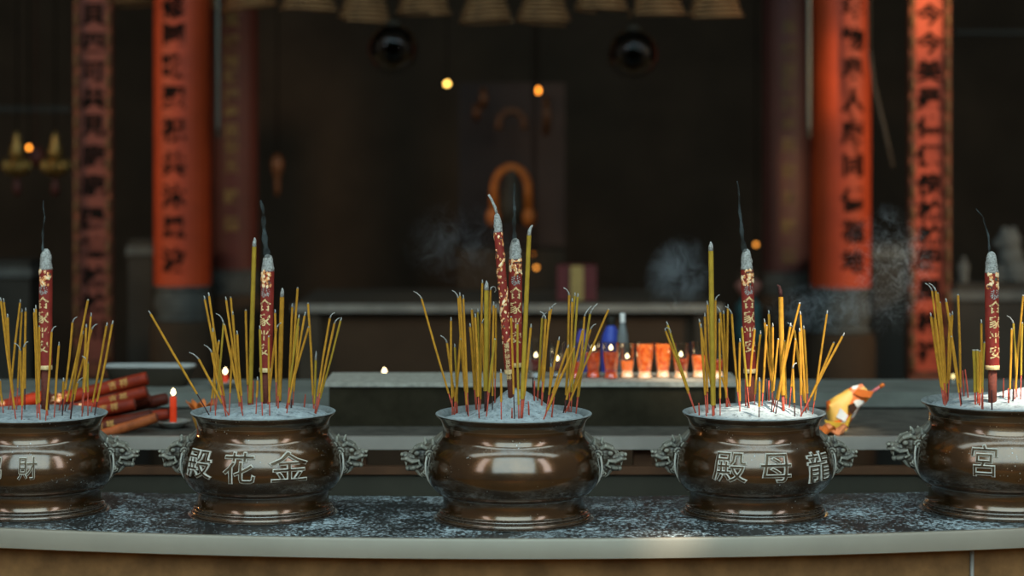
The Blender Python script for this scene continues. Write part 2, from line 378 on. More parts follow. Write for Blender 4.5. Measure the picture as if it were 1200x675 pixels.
def make_beast():
    """lion-dragon head handle, facing +X, in censer pixels, origin on the belly wall"""
    b = MB()
    Ry = lambda a: Matrix.Rotation(a, 3, 'Y')
    b.ball((-1, 0, -2), (7, 12, 19), rot=Ry(-.25))                  # root on the wall
    b.ball((8, 0, 0), (11, 10, 13))                                 # neck
    b.ball((15, 0, 3.5), (11, 9.5, 10))                             # skull
    b.ball((24, 0, .5), (9, 7, 4.6), rot=Ry(.12))                   # muzzle
    b.ball((32, 0, 1.5), (4.2, 5, 4))                               # nose
    b.tube([(28, 0, 4), (21, 0, 8), (13, 0, 13)], [2.2, 2.6, 2], 10)  # ridge of the nose
    for s in (-1, 1):
        b.ball((35, 2.8*s, 3), (1.9, 1.8, 1.7))
        b.tube([(26, 5.5*s, 5), (22, 7.4*s, 9.5), (16, 8.2*s, 11.5), (11, 8*s, 9)], [1.2, 2.3, 2.5, 1.5], 10)  # brow
        b.ball((20.5, 7.6*s, 5.2), (3, 2.4, 2.6))                   # eye
        b.tube([(36, 2.5*s, -1.2), (31, 5.6*s, -.6), (25, 6.8*s, -3.2), (19, 7.6*s, -2.2), (17.5, 8*s, -6.5), (21, 7.6*s, -9)], [1.2, 1.8, 1.9, 1.8, 1.6, 1], 10)   # curling lip
        b.tube([(31.5, 4.6*s, -2), (31, 4.6*s, -7.5)], [1.5, .5], 8)  # fang
        b.tube([(8, 7*s, 9), (5, 8.5*s, 14), (6, 9*s, 19)], [3.4, 2.8, .7], 10)   # ear
        b.tube([(14, 3.5*s, 11), (12.5, 4*s, 15), (14, 4*s, 19)], [2.6, 2, .7], 10)  # horn
        # spiral mane curls
        for (x, y, z, r, dr) in ((8, 9.5, 3.5, 4.6, 1), (7, 9.5, -7, 4.6, -1), (1.5, 11.5, 9, 4.2, 1), (1, 12, -1.5, 4.4, -1), (2.5, 11, -14, 4, 1), (12.5, 8.2, -13, 3.6, -1)):
            pts = [Vector((x+r*(1-.8*t/14)*math.cos(dr*t*.62), y*s+s*(1.2*t/14), z+r*(1-.8*t/14)*math.sin(dr*t*.62))) for t in range(15)]
            b.ball((x, (y-2)*s, z), (r*1.05, 3, r*1.05)); b.tube(pts, [1.25]*14+[.9], 8)
    b.ball((21, 0, -8.6), (9.5, 6.4, 3.6), rot=Ry(.22))              # lower jaw
    b.ball((29, 0, -10), (3.2, 4, 2.8))
    b.ball((11, 0, -11), (12.5, 8, 8.5), rot=Ry(-.55))              # throat running back to the wall
    b.ball((5, 0, 11), (9, 9, 7.5), rot=Ry(.1))                     # crest behind the ears
    for dx in (-3.4, 0, 3.4): b.tube([(21, dx, -11), (18, dx*1.1, -15), (14+abs(dx)*.4, dx*1.2, -18)], [2.3, 2, .8], 8)  # beard
    b.tube([(3, 0, -12), (1, 0, -24), (-4, 0, -36)], [9, 6.5, 3], 12)     # tail of the mount down the belly
    b.tube([(0, 0, 13), (-5, 0, 21), (-12, 0, 27)], [8, 5, 2], 12)
    o = b.build('handle', M_BEAST)
    md = o.modifiers.new('r', 'REMESH'); md.mode = 'VOXEL'; md.voxel_size = .62; md.use_smooth_shade = True
    dg = bpy.context.evaluated_depsgraph_get(); me = bpy.data.meshes.new_from_object(o.evaluated_get(dg))
    bpy.data.objects.remove(o)
    for pz in me.polygons: pz.use_smooth = True
    me.materials.clear(); me.materials.append(M_BEAST)
    return me
BEAST = make_beast()
def make_flange():
    b = MB()
    pts = []
    for i in range(33):
        t = i/32; z = -36+t*64
        w = 14*math.sin(PI*min(1, t*1.02))**.7
        pts.append((z, w))
    ring = [(z, w) for z, w in pts]+[(z, -w) for z, w in reversed(pts)]
    path = []
    for z, y in ring:
        r = R_at(min(109, max(30, 61+z))); path.append(Vector((r+.8, y, z)))
    path.append(path[0])
    b.tube(path, 1.3, 6)
    return b
POTS = {}
HS = 1.24
def make_pot(key, px, dist, rim_px, h_px, label, chars, seed, facing=0.0):
    """px: image column of the axis, dist: distance from the camera, rim half-width and height in px"""
    Y = dist-D; k = dist/F
    x = (px-600)*k
    sr = rim_px*k/92; sz = h_px*k/123.5
    root = thing('incense_censer', label, 'censer', (x, Y, ZC+.0005))
    def prof(p): return [(r*sr, z*sz) for r, z in smooth_prof(p)]
    b = MB(); b.lathe(prof(PF_FOOT), 96); b.build('foot_ring', M_BRONZE, root, auto=40)
    b = MB(); b.lathe(prof(PF_BODY)+[(78*sr, 108*sz), (60*sr, 60*sz), (0, 40*sz)], 96); b.build('vessel_body', M_BRONZE, root, auto=60)
    b = MB(); pr = prof(PF_RIM); cut = 14
    for q, mi in ((pr[:cut+1], 0), (pr[cut:], 1)):
        m0 = MB(); m0.lathe(q, 96); m0.f = [f for f in m0.f if len(f) == 4]; b.add(m0.v, m0.f, mi)
    b.build('flared_rim', [M_RIM, M_LIP], root, auto=50)
    for s in (1, -1):
        h = bpy.data.objects.new('handle', BEAST); COL.objects.link(h); h.parent = root
        a = facing if s == 1 else PI+facing
        zc = 71
        h.location = ((R_at(zc)-13)*sr*math.cos(a), (R_at(zc)-13)*sr*math.sin(a), zc*sz)
        h.rotation_euler = (0, 0, a); h.scale = (sr*HS, sr*HS, sz*HS)
        fl = make_flange(); fb = fl.build('collar', M_CHAR_EDGE, h)
        fb.location = (-(R_at(zc)-13)/HS, 0, -7/HS); fb.scale = (1/HS,)*3
    # raised characters
    for ch, cpx, cpy, w_px, h_c in chars:
        mb = MB()
        R0 = 100*sr
        u0 = (cpx-px)*k
        th0 = math.asin(max(-.95, min(.95, u0/R0)))
        # height on the belly from the row
        zz = H-(cpy-HZ)/F*(dist-R0*math.cos(th0))-ZC
        wm = w_px*k/max(.35, math.cos(th0)); hm = h_c*k
        def fn(v, th0=th0, zz=zz, wm=wm, hm=hm):
            z = zz+v.y*hm; r = R_at(z/sz)*sr
            th = th0+v.x*wm/R0; r += v.z*.042+.0009
            return Vector((r*math.sin(th), -r*math.cos(th), z))
        char_mesh(mb, ch, fn, .08, -.004, 0, 1, bevel=.026)
        mb.build('raised_character', [M_CHAR_FACE, M_CHAR_EDGE], root, smooth=False)
    POTS[key] = dict(root=root, x=x, y=Y, k=k, R=82*sr, rimz=ZC+123*sz, sr=sr, sz=sz, px=px, seed=seed)
    return root
make_pot(1, 40, 4.19, 85, 113, 'bronze censer with two raised characters, in front of the red incense bundles', [('帛', 17, 548, 18, 30), ('財', 53, 549, 22, 27)], 1)
make_pot(2, 308.5, 4.157, 84.5, 119, 'bronze censer with three raised characters, beside the lit red candle', [('殿', 242, 544, 33, 34), ('花', 292, 549, 38, 37), ('金', 347, 547, 42, 36)], 2)
make_pot(3, 602, 4.098, 91.5, 123, 'plain bronze censer without characters, the middle one on the counter', [], 3)
make_pot(4, 883.5, 4.16, 83.5, 118, 'bronze censer with three raised characters, beside the orange wrapper', [('殿', 847, 548, 37, 36), ('母', 898, 549, 39, 36), ('龍', 950, 547, 29, 36)], 4)
make_pot(5, 1175, 4.20, 94, 126, 'large bronze censer cut by the picture edge, with two raised characters', [('宮', 1133, 540, 31, 37), ('后', 1205, 542, 40, 38)], 5)

# ash heaps: (peak above rim plane, peak offset x, width)
ASHP = {1: [(.006, 0, .09), (.004, -.05, .06)], 2: [(.022, .01, .075)], 3: [(.045, .002, .052), (.012, .04, .07)], 4: [(.022, .01, .075), (.008, .05, .05)], 5: [(.032, .06, .10)]}
def ash_z(k, x, y):
    P = POTS[k]; dx, dy = x-P['x'], y-P['y']; r = math.hypot(dx, dy)/P['R']
    z = P['rimz']-.0055
    for h, ox, w in ASHP[k]:
        z += h*math.exp(-(((dx-ox)/w)**2+(dy/(w*1.1))**2))
    z += .0035*noise.noise(Vector((x*28, y*28, k*3.1)))+.002*noise.noise(Vector((x*80, y*80, k)))
    return z-.0035*max(0, r-.85)/.15
ASHLAB = {1: 'flat grey ash filling the censer before the red incense bundles', 2: 'grey ash heaped in the censer beside the lit red candle',
          3: 'tall mound of pale grey ash in the middle plain censer', 4: 'sunlit pale ash heaped in the censer beside the orange wrapper',
          5: 'sunlit pale ash heaped in the large censer cut by the picture edge'}
for k, P in POTS.items():
    b = MB(); vs = [(P['x'], P['y'], ash_z(k, P['x'], P['y']))]; fs = []
    nr, ns = 26, 72
    for i in range(1, nr+1):
        for j in range(ns):
            a = 2*PI*j/ns; r = P['R']*1.005*i/nr
            x, y = P['x']+r*math.cos(a), P['y']+r*math.sin(a); vs.append((x, y, ash_z(k, x, y)))
    for j in range(ns): fs.append((0, 1+j, 1+(j+1) % ns))
    for i in range(nr-1):
        for j in range(ns):
            a = 1+i*ns+j; c = 1+i*ns+(j+1) % ns; fs.append((a, a+ns, c+ns, c))
    b.add(vs, fs)
    tag(b.build('incense_ash', M_ASH), ASHLAB[k], 'ash', kind='stuff')

# ------------------------------------------------------------------ sticks
ORD = 'first second third fourth fifth sixth seventh eighth ninth tenth eleventh twelfth thirteenth fourteenth fifteenth sixteenth seventeenth eighteenth nineteenth twentieth'.split()
TENS = {20: 'twenty', 30: 'thirty', 40: 'forty'}
def ordw(n):
    if n <= 20: return ORD[n-1]
    t, r = n//10*10, n % 10
    return (TENS[t]+'-'+ORD[r-1]) if r else {30: 'thirtieth', 40: 'fortieth'}[t]
def base_point(k, px, py):
    """where the ray through (px,py) meets the ash of censer k, kept inside the rim"""
    P = POTS[k]; Y = P['y']
    for _ in range(14):
        q = at(px, py, Y); z = ash_z(k, q.x, Y)
        Yn = (H-z)*F/(py-HZ)-D
        Yn = max(P['y']-.9*P['R'], min(P['y']+.85*P['R'], Yn)); Y = .5*Y+.5*Yn
    q = at(px, py, Y); dx = max(-.9*P['R'], min(.9*P['R'], q.x-P['x']))
    lim = math.sqrt(max(0, (.92*P['R'])**2-dx*dx)); Y = P['y']+max(-lim, min(lim, Y-P['y']))
    q.x = P['x']+dx
    return Vector((q.x, Y, ash_z(k, q.x, Y)))
# tip codes: s straight ash, c curls left, d curls right, o loop, n hardly any, k dark ember tip
# tuple: top x, top y (end of paste), bottom x, bottom y (in the ash), tip, width px (opt), stem length px (opt)
ST = {
1: [(1, 353, 18.5, 491, 's'), (4.5, 354, 18, 489, 's'), (9, 372, 16, 478, 's'), (23.5, 355, 12, 476, 's'), (25.5, 366, 20, 480, 's'), (30, 365, 29, 480, 's'),
    (28, 407, 25.5, 492, 'd'), (24, 411, 26, 486, 'c'), (42, 362, 47, 492, 's'), (40, 366, 43.5, 490, 's'), (46, 383, 45, 484, 'n'), (54, 388, 51, 478, 's'),
    (60.5, 389, 53.5, 493, 'd'), (69, 405, 63.5, 489, 's'), (85, 378, 74, 481, 'd'), (103, 352, 76, 482, 'n'), (106.5, 371, 96, 488, 's'), (101, 384, 97, 484, 's'),
    (107.5, 386, 80, 478, 'd'), (96.5, 392, 82, 476, 's'), (103, 426, 103, 487, 'c'), (124.8, 382, 112, 483, 's'), (131.5, 380, 112.5, 486, 's'), (0, 446, 4, 484, 'n'),
    (74.3, 447, 73, 487, 's'), (91, 449, 83, 484, 'd'), (100, 400, 98, 480, 'n')],
2: [(176.5, 368, 245, 486, 's'), (233, 421, 268, 487, 'c'), (240, 351, 266, 478, 's'), (245, 347, 267, 472, 's'), (249.5, 389, 252.5, 487, 's'), (248, 413, 265, 488, 'c'),
    (262, 379, 257, 474, 'L'), (263, 381, 284.5, 487, 'n'), (265, 352, 284, 484, 's'), (270.5, 349, 283, 476, 'n'), (273, 369, 281, 474, 's'), (278, 392, 284, 480, 's'),
    (272, 404, 268.5, 486, 'n'), (288, 364, 291, 472, 'n'), (304.5, 386, 307.5, 487, 's'), (315, 395, 316, 487, 'n'), (322.5, 367, 324, 476, 's'), (324, 385, 314, 474, 'd'),
    (342.5, 360, 338, 472, 's'), (348.8, 338, 339, 470, 'n'), (350, 373, 336, 480, 's'), (349.5, 382, 343, 470, 'n'), (357, 370, 336, 484, 's'), (361.5, 384, 335, 480, 'n'),
    (361, 356, 369.5, 478, 'n'), (386.5, 373, 369, 484, 'd'), (392, 379, 370, 485, 'd'), (399, 376, 371, 482, 's'), (301.7, 446, 300, 485, 's'), (256.5, 400, 252, 478, 'n')],
3: [(494, 350, 533, 486, 'c', 0, 26), (528.5, 376, 531.5, 484, 's'), (524, 402, 536, 474, 'c'), (533, 407, 537, 476, 's'), (537, 349, 547, 478, 'c'), (539, 347, 548, 486, 's'),
    (543, 350, 549, 488, 's'), (541, 374, 535, 474, 'n'), (540, 398, 533, 472, 'n'), (551, 383, 558, 474, 's'), (553, 363, 559, 476, 'n'), (557, 372, 561.5, 490, 's'),
    (560, 366, 563, 476, 's'), (565.2, 332, 563, 474, 's'), (565, 379, 569, 478, 'd'), (575, 340, 571, 476, 'o'), (578.5, 358, 577, 480, 's'), (581, 361, 580, 480, 's'),
    (580, 398, 570, 488, 'n'), (587, 437, 587.5, 490, 's'), (594, 392, 602.5, 476, 'n'), (599, 372, 603, 491, 'n'), (606.5, 380, 608, 486, 'n'), (622, 384, 612, 484, 's'),
    (635.5, 373, 630, 470, 'd'), (639.5, 374, 634.5, 480, 'c'), (644, 364, 635, 478, 's'), (646, 362, 629, 474, 'd'), (654.7, 399, 639, 486, 's'), (645.5, 430, 643, 476, 's'),
    (667, 346, 662, 474, 'c'), (670.5, 354, 666, 476, 's'), (673.5, 347, 661, 480, 's'), (677, 348, 668, 476, 's'), (665, 408, 639, 488, 's'), (673, 407, 637, 490, 'n'),
    (685, 371, 679, 486, 'D'), (683, 387, 660, 484, 'n'), (691.5, 368, 680, 484, 'D'), (692, 386, 664, 482, 'd'), (713, 363, 662, 484, 'n')],
4: [(782.5, 381, 805.5, 482, 's'), (780, 388, 804, 480, 'o'), (821.5, 384, 828, 488, 's'), (820, 378, 838, 474, 's'), (826, 371, 829.5, 484, 's'), (829, 357, 836, 472, 's'),
    (838.5, 352, 836, 470, 'd'), (843, 378, 844, 487, 's'), (844, 366, 852, 474, 'c'), (848, 368, 853, 476, 's'), (853, 361, 851, 472, 's'), (857.5, 368, 866, 475, 'c'),
    (867, 401, 867, 482, 's'), (846, 442, 856, 474, 'n'), (869.5, 384, 878, 478, 'n'), (884.5, 386, 876, 478, 'n'), (891, 392, 884, 474, 's'), (896, 378, 907, 474, 's'),
    (898.5, 382, 893, 476, 'n'), (901, 368, 906, 472, 's'), (905.5, 383, 905, 476, 's'), (912, 398, 904, 482, 'n'), (919.5, 400, 920, 470, 'n'), (937, 356, 906, 482, 'n'),
    (926, 383, 909, 484, 's'), (931, 387, 939, 476, 'c'), (932, 398, 925, 478, 'n'), (938, 369, 944.5, 484, 's'), (937, 389, 939, 488, 's'), (942, 386, 941, 476, 's'),
    (929, 432, 931.5, 488, 'd'), (969, 368, 953.5, 486, 's'), (977, 402, 943, 482, 'n'), (987.5, 394, 938, 486, 's'), (890, 447, 889.5, 489, 's')],
5: [(1092.2, 341, 1107.5, 477, 'c'), (1096.5, 341, 1109, 474, 'c'), (1099, 344, 1110, 472, 'n'), (1091, 371, 1106, 474, 's'), (1095, 373, 1107.5, 470, 'n'), (1101.5, 355, 1110, 470, 'n'),
    (1109, 354, 1127, 474, 's'), (1113, 371, 1109, 468, 's'), (1116, 369, 1111, 470, 's'), (1115, 395, 1126, 476, 'n'), (1122.8, 346, 1125.5, 464, 'n'), (1150, 379, 1152, 480, 's'),
    (1153.5, 402, 1151, 482, 'n'), (1185.5, 386, 1183, 468, 'n'), (1187.5, 379, 1192, 466, 'c'), (1199, 347, 1189, 468, 'n'), (1198, 379, 1196, 468, 'n')]}
THICK = {2: [(298, 289, 293, 470, 's', 5.6, 6, 'tall thick olive incense stick beside the red joss stick of the candle-side censer'),
             (330.5, 348, 327, 470, 's', 5.6, 6, 'shorter thick ochre incense stick with a charred tip in the candle-side censer'),
             (370, 422, 370, 466, 's', 2.8, 6, 'short thick incense stick with a long pale ash tip in the candle-side censer')],
         3: [(570, 340, 569, 482, 's', 5.8, 24, 'thick yellow incense stick with a pointed pale green ash tip in the middle censer'),
             (620, 276, 611, 490, 'd', 5.4, 22, 'tallest thick yellow incense stick with a bent ash tip in the middle censer')],
         4: [(833, 294, 836, 487, 's', 6.2, 12, 'tallest thick yellow incense stick in the censer beside the orange wrapper'),
             (915, 348, 918, 482, 'k', 6, 18, 'thick yellow incense stick with a dark bent ember tip near the orange wrapper')],
         5: [(1141, 411, 1143, 474, 'n', 4, 14, 'broad blunt yellow incense stick, nearest the tall lone stick, in the sunlit large censer'),
             (1145, 411, 1146, 473, 'n', 4, 14, 'broad blunt yellow incense stick, middle of three in the sunlit large censer'),
             (1149, 412, 1148, 475, 'n', 4, 14, 'broad blunt yellow incense stick, nearest the joss stick, in the sunlit large censer')]}
POTN = {1: 'censer before red bundles', 2: 'censer beside red candle', 3: 'middle plain censer', 4: 'censer beside orange wrapper', 5: 'censer cut by edge'}
def tip_path(top, dirn, code, k):
    u = k
    pts = {'s': [(0, 0), (.2, 2), (-.1, 4.5)], 'n': [(0, 0), (0, 1.4)], 'k': [(0, 0), (-.5, 6), (-1.5, 12), (-4, 14)],
           'c': [(0, 0), (-1, 3.5), (-3.5, 7), (-7, 9)], 'd': [(0, 0), (.8, 3), (2.4, 5.5), (4.8, 6.6)],
           'o': [(0, 0), (.5, 3), (3, 4.5), (5.5, 3), (6, -.5), (4.5, -2.5)],
           'L': [(0, 0), (-1.5, 4), (-4, 8), (-7, 10.5), (-10, 11.5)], 'D': [(0, 0), (1.5, 5), (4, 9), (7, 12.5)]}[code]
    X = Vector((1, 0, 0))
    return [top+X*a*u+dirn*c*u for a, c in pts]
def stick(k, t, label, thick=False, rnd=random):
    tx, ty, bx, by, code = t[:5]; w = t[5] if len(t) > 5 and t[5] else 2.75+rnd.uniform(-.2, .25)
    P = POTS[k]; base = base_point(k, bx, by)
    top = at(tx, ty, base.y+rnd.uniform(-.008, .008))
    L = (top-base).length; d = (top-base).normalized()
    sl = (t[6] if len(t) > 6 and t[6] else rnd.choice((12, 16, 20, 25, 28)))*P['k']; sl = min(sl, L*.5)
    r = w/2*P['k']
    root = thing('incense_stick', label, 'incense stick', base, 'sticks burning in the censers')
    O = Vector(base)
    a = base+d*sl-O; e = top-O
    mid = (a+e)/2+Vector((rnd.uniform(-1, 1)*.0012, 0, 0))
    seg = 10 if thick else 7
    MB().tube([a, mid, e], [r*.94, r, r*.96], seg).build('incense_paste', M_OLIVE if (thick and rnd.random() < .4) or rnd.random() < .12 else M_YELLOW, root, auto=50)
    dark = rnd.random() < .15
    MB().tube([-d*.012, a+d*.002], r*(.50 if not thick else .55), 6).build('bamboo_stem', M_STEMD if dark else M_STEM, root)
    tp = [q-O for q in tip_path(top, d, code, P['k'])]
    if thick:
        q = P['k']
        if code == 's': tp = [e, e+d*5*q, e+d*8*q+Vector((.3*q, 0, 0)), e+d*11*q]; rr = [r*.95, r*.85, r*.6, r*.15]
        elif code == 'd': tp = [e, e+d*5*q+Vector((.4*q, 0, 0)), e+d*9*q+Vector((1.6*q, 0, 0)), e+d*12*q+Vector((3.6*q, 0, 0))]; rr = [r*.9, r*.8, r*.6, r*.25]
        elif code == 'k': rr = [r*.75, r*.8, r*.65, r*.3]
        else: rr = [r*.98, r*.9]
    else:
        rr = [r*.8, r*.6]+[r*.42]*(len(tp)-2); rr = rr[:len(tp)]
    ao = MB().tube(tp, rr, seg).build('ash_tip', M_STEMD if code == 'k' else M_ASHTIP, root)
    return root
for k in ST:
    rows = sorted(ST[k], key=lambda t: t[0])
    for i, t in enumerate(rows):
        lean = (t[0]-t[2])/max(1, t[3]-t[1])
        ln = 'leaning left' if lean < -.12 else 'leaning right' if lean > .12 else 'nearly upright'
        tp = {'c': 'curled ash tip', 'd': 'bent ash tip', 'o': 'looped ash tip', 'L': 'long curled ash', 'D': 'long bent ash tip'}.get(t[4], '')
        words = 'short ' if t[3]-t[1] < 60 else ''
        stick(k, t, (words+'thin yellow incense stick, %s from left by tip, in %s' % (ordw(i+1), POTN[k])))
for k in THICK:
    for t in THICK[k]: stick(k, t[:7], t[7], True)
# burnt-down red stubs
STUB = {1: [(55, 476, 56, 487), (86.5, 462, 82, 491), (71, 470, 69, 480)], 2: [(297, 446, 296, 474), (326, 464, 326, 478), (358, 462, 357, 470), (342, 468, 341, 478)],
        3: [(624.5, 443, 625, 476), (626.5, 446, 626, 472), (649.5, 465, 646, 489), (600, 478, 600, 490), (619, 470, 620, 486)], 4: [(819, 472, 819.5, 487), (873.5, 444, 874, 476), (898, 444, 898, 470), (901, 446, 901, 470)],
        5: [(1176.2, 443, 1175.5, 466), (1188, 446, 1187, 470), (1162, 457, 1162.5, 481), (1131, 433, 1135, 466), (1128, 434, 1130, 464), (1181.5, 455, 1182, 472)]}
for k in STUB:
    rows = sorted(STUB[k])
    for i, (tx, ty, bx, by) in enumerate(rows):
        base = base_point(k, bx, by); top = at(tx, ty, base.y); P = POTS[k]
        o = MB().tube([Vector((0, 0, -.008)), (top-base)*.6, top-base], [.9*P['k'], .9*P['k'], .6*P['k']], 6).build('burnt_stick_stub', M_STEMD if i % 3 == 2 else M_STEM, loc=base)
        tag(o, 'thin burnt-down red stub, %s from left of stubs in %s' % (ordw(i+1), POTN[k]), 'stick stub', 'burnt-down stubs')

# ------------------------------------------------------------------ red joss sticks
def joss(k, top, ash_top, bot, base_px, w, label, chars='合家平安', style='plain', face=0.0, tail=None):
    """top/bot: wrapped part ends in px; ash_top: row of ash peak; base_px: where it enters the ash"""
    P = POTS[k]; base = base_point(k, *base_px); Y = base.y
    A = at(top[0], top[1], Y); B = at(bot[0], bot[1], Y)
    d = (A-B).normalized(); q = P['k']; r = w/2*q; L = (A-B).length
    rot = Vector((0, 0, 1)).rotation_difference(d)
    root = thing('joss_stick', label, 'joss stick', B, 'red joss sticks', rot)
    b = MB(); n = 9
    b.lathe([(r*.6, .0)]+[(r*(1+.015*math.sin(i*2.1)), L*i/n) for i in range(n+1)]+[(r*.6, L)], 32); b.build('paper_wrap', M_WRAP, root, auto=40)
    inv = rot.inverted()
    end = inv@(base-B)-Vector((0, 0, .02))
    MB().tube([end, Vector((0, 0, .003))], [r*.62, r*.66], 14).build('rolled_stem', M_STEMJ, root)
    def wrap(v, th0, z0, s):
        th = th0+v.x*s/r; rr = r+.0004+max(0, v.z)*.02
        return Vector((rr*math.sin(th), -rr*math.cos(th), z0+v.y*s))
    # lower gold band
    b = MB(); b.lathe([(r*1.0, 0.0), (r*1.04, .0005), (r*1.04, 5*q), (r, 5.2*q)], 32); b.build('gold_band', M_GOLD, root)
    rg = random.Random(k*5+int(w*10)+int(top[0]))
    if style == 'plain':
        # characters down the front
        n = len(chars); zt = L-28*q if L > 90*q else L*.75
        step = min(17.5*q, (zt-9*q)/n)
        for i, ch in enumerate(chars):
            b = MB(); char_mesh(b, ch, lambda v, i=i: wrap(v, face, zt-step*(i+.62), step*.86), .04, .015)
            b.build('gold_character', M_GOLD, root, smooth=False)
        z0, z1, nb = zt+2*q, L-.5*q, 26
        b = MB(); char_mesh(b, '恭', lambda v: wrap(v, face, zt+3.5*q, 12*q), .04, .012); b.build('pale_character', M_ASHTIP, root, smooth=False)
        z0 = zt+10*q
    else:
        z0, z1, nb = L*.05, L-.5*q, 0
    b = MB()
    if style == 'plain':
        for i in range(nb):
            th = face+rg.uniform(-1.25, 1.25); z = rg.uniform(z0, z1); s = rg.uniform(1.3, 2.6)*q
            c = Vector(((r)*math.sin(th), -(r)*math.cos(th), z))
            b.ball(c, (s, s*.3, s*1.3), 8, 6, rot=Matrix.Rotation(th, 3, 'Z'))
        b.build('floral_ornament', M_FLORAL, root)
    else:
        # dragon winding round the stick
        nz = 90
        pts = []; rad = []
        for i in range(nz):
            t = i/(nz-1); z = L*.22+t*L*.76; th = face+5.5*PI*t+.4*math.sin(9*t)
            rd = (1.3+1.7*math.sin(PI*t)**.5)*q; rp = r-rd+.75*q
            pts.append(Vector((rp*math.sin(th), -rp*math.cos(th), z))); rad.append(rd)
        b.tube(pts, rad, 8)
        for i in range(110):
            th = rg.uniform(0, 2*PI); z = L*rg.uniform(.22, .99); s_ = rg.uniform(.9, 1.9)*q
            b.ball((r*math.sin(th), -r*math.cos(th), z), (s_, s_*.25, s_*1.4), 7, 5, rot=Matrix.Rotation(th, 3, 'Z'))
        b.build('dragon_relief', M_FLORAL, root)
        for i in range(7):
            b = MB(); char_mesh(b, '福祿壽喜財吉祥'[i], lambda v, i=i: wrap(v, face-.15, L*.22-6.2*q*i-3*q, 6*q), .04, .02); b.build('gold_character', M_GOLD, root, smooth=False)
    # ash crown
    hA = (top[1]-ash_top)*q
    b = MB(); pr = []
    m = 14
    for i in range(m+1):
        t = i/m; pr.append((r*(.98-.32*t-.45*max(0, t-.7)/.3*.6)*(1 if t < .97 else .5), L+hA*t))
    b.lathe(pr, 28, wob=lambda a, z: .22*noise.noise(Vector((math.cos(a)*2.2, math.sin(a)*2.2, z*150)))+.10*noise.noise(Vector((math.cos(a)*6, math.sin(a)*6, z*420))))
    b.build('ash_crown', M_ASHTIP, root)
    if tail:
        T = [inv@(at(x, y, Y)-B) for x, y in tail]
        MB().tube(T, [1.6*q, 1.8*q, 1.5*q, 1.4*q][:len(T)], 8).build('ash_tail', M_ASHTIP, root)
    return root
joss(1, (53.8, 316), 291, (53.2, 433), (53, 480), 15.8, 'red joss stick with gold characters in the censer before the red bundles', face=-.25)
joss(2, (313.8, 318), 298, (311.5, 436), (313, 472), 15.4, 'red joss stick with gold characters in the censer beside the red candle', face=-.25)
joss(3, (584, 272), 250, (597, 438), (598.5, 461), 10.6, 'slim leaning joss stick wrapped by a gold dragon, in the middle censer', style='dragon', tail=[(583, 254), (580, 243), (576, 234), (572.5, 228)])
joss(3, (604, 304), 279, (604.3, 430), (605, 464), 15.6, 'upright red joss stick with gold characters in the middle censer', face=.05)
joss(4, (875.3, 316), 291, (879, 437), (880, 468), 15, 'red joss stick with gold characters beside the thick dark-tipped stick', face=.1)
joss(5, (1162, 320), 295, (1163, 433), (1163, 470), 15.8, 'red joss stick with gold characters in the large sunlit censer', face=.3)

# ================================================================== REAR TIER, SHELF, LEDGE
def slab(name, x0, x1, y0, y1, z0, z1, mat, parent=None):
    b = MB(); b.box(((x0+x1)/2, (y0+y1)/2, (z0+z1)/2), (x1-x0, y1-y0, z1-z0)); return b.build(name, mat, parent, smooth=False)
ZT = .9325
root = thing('offering_table', 'long grey offering table with pale edging directly behind the censers', 'table', (0, .9, 0))
root.location = (0, 0, 0)
slab('table_top', -1.7, 1.7, .56, 1.45, ZT-.024, ZT, M_TIER, root)
slab('front_edging', -1.7, 1.7, .545, .56, ZT-.027, ZT+.001, M_TIEREDGE, root)
for px in (-40, 420, 706, 752, 1180): 
    p = at(px, 560, .62); slab('leg', p.x-.02, p.x+.02, .58, .62, 0, ZT-.024, M_BROWNLIP, root)
zl = at(0, 547, .55).z; zk = at(0, 556, .55).z
slab('lower_rail', -1.65, 1.65, .548, .575, zk, zl, M_BROWNLIP, root)
slab('apron_panel', -1.65, 1.65, .555, .57, .30, zk, M_GREYAP, root)
slab('back_panel', -1.7, 1.7, 1.40, 1.42, zl, ZT-.024, M_DARK, root)
M_SOOTBOX = simple('soot_stained_stone', '#322c20', .95, var=.45, scale=12, spec=.05)
# stone step with the oil lamps
root = thing('lamp_shelf', 'low dark stone step with ash-whitened top carrying the glass oil lamps', 'shelf', (0, 0, 0))
a = at(380, 450, .72).x; c = at(868, 450, .72).x; zs = 1.033
slab('step_block', a+.01, c-.01, .728, .93, ZT+.0005, zs-.010, M_SOOTBOX, root)
slab('whitened_top', a, c, .72, .94, zs-.010, zs, M_MARBLE, root)
# ledge behind
root = thing('rear_ledge', 'narrow grey ledge running behind the candles and wrapper', 'ledge', (0, 0, 0))
z1 = at(0, 460, 1.05).z; z0 = at(0, 477, 1.05).z
slab('ledge_board', -1.7, 1.7, 1.05, 1.35, z0, z1, simple('dusty_ledge_grey', '#6b6b61', .9, var=.3, scale=10), root)
slab('ledge_support', -1.65, 1.65, 1.12, 1.3, ZT+.0005, z0, M_DARK, root)
zledge = z1

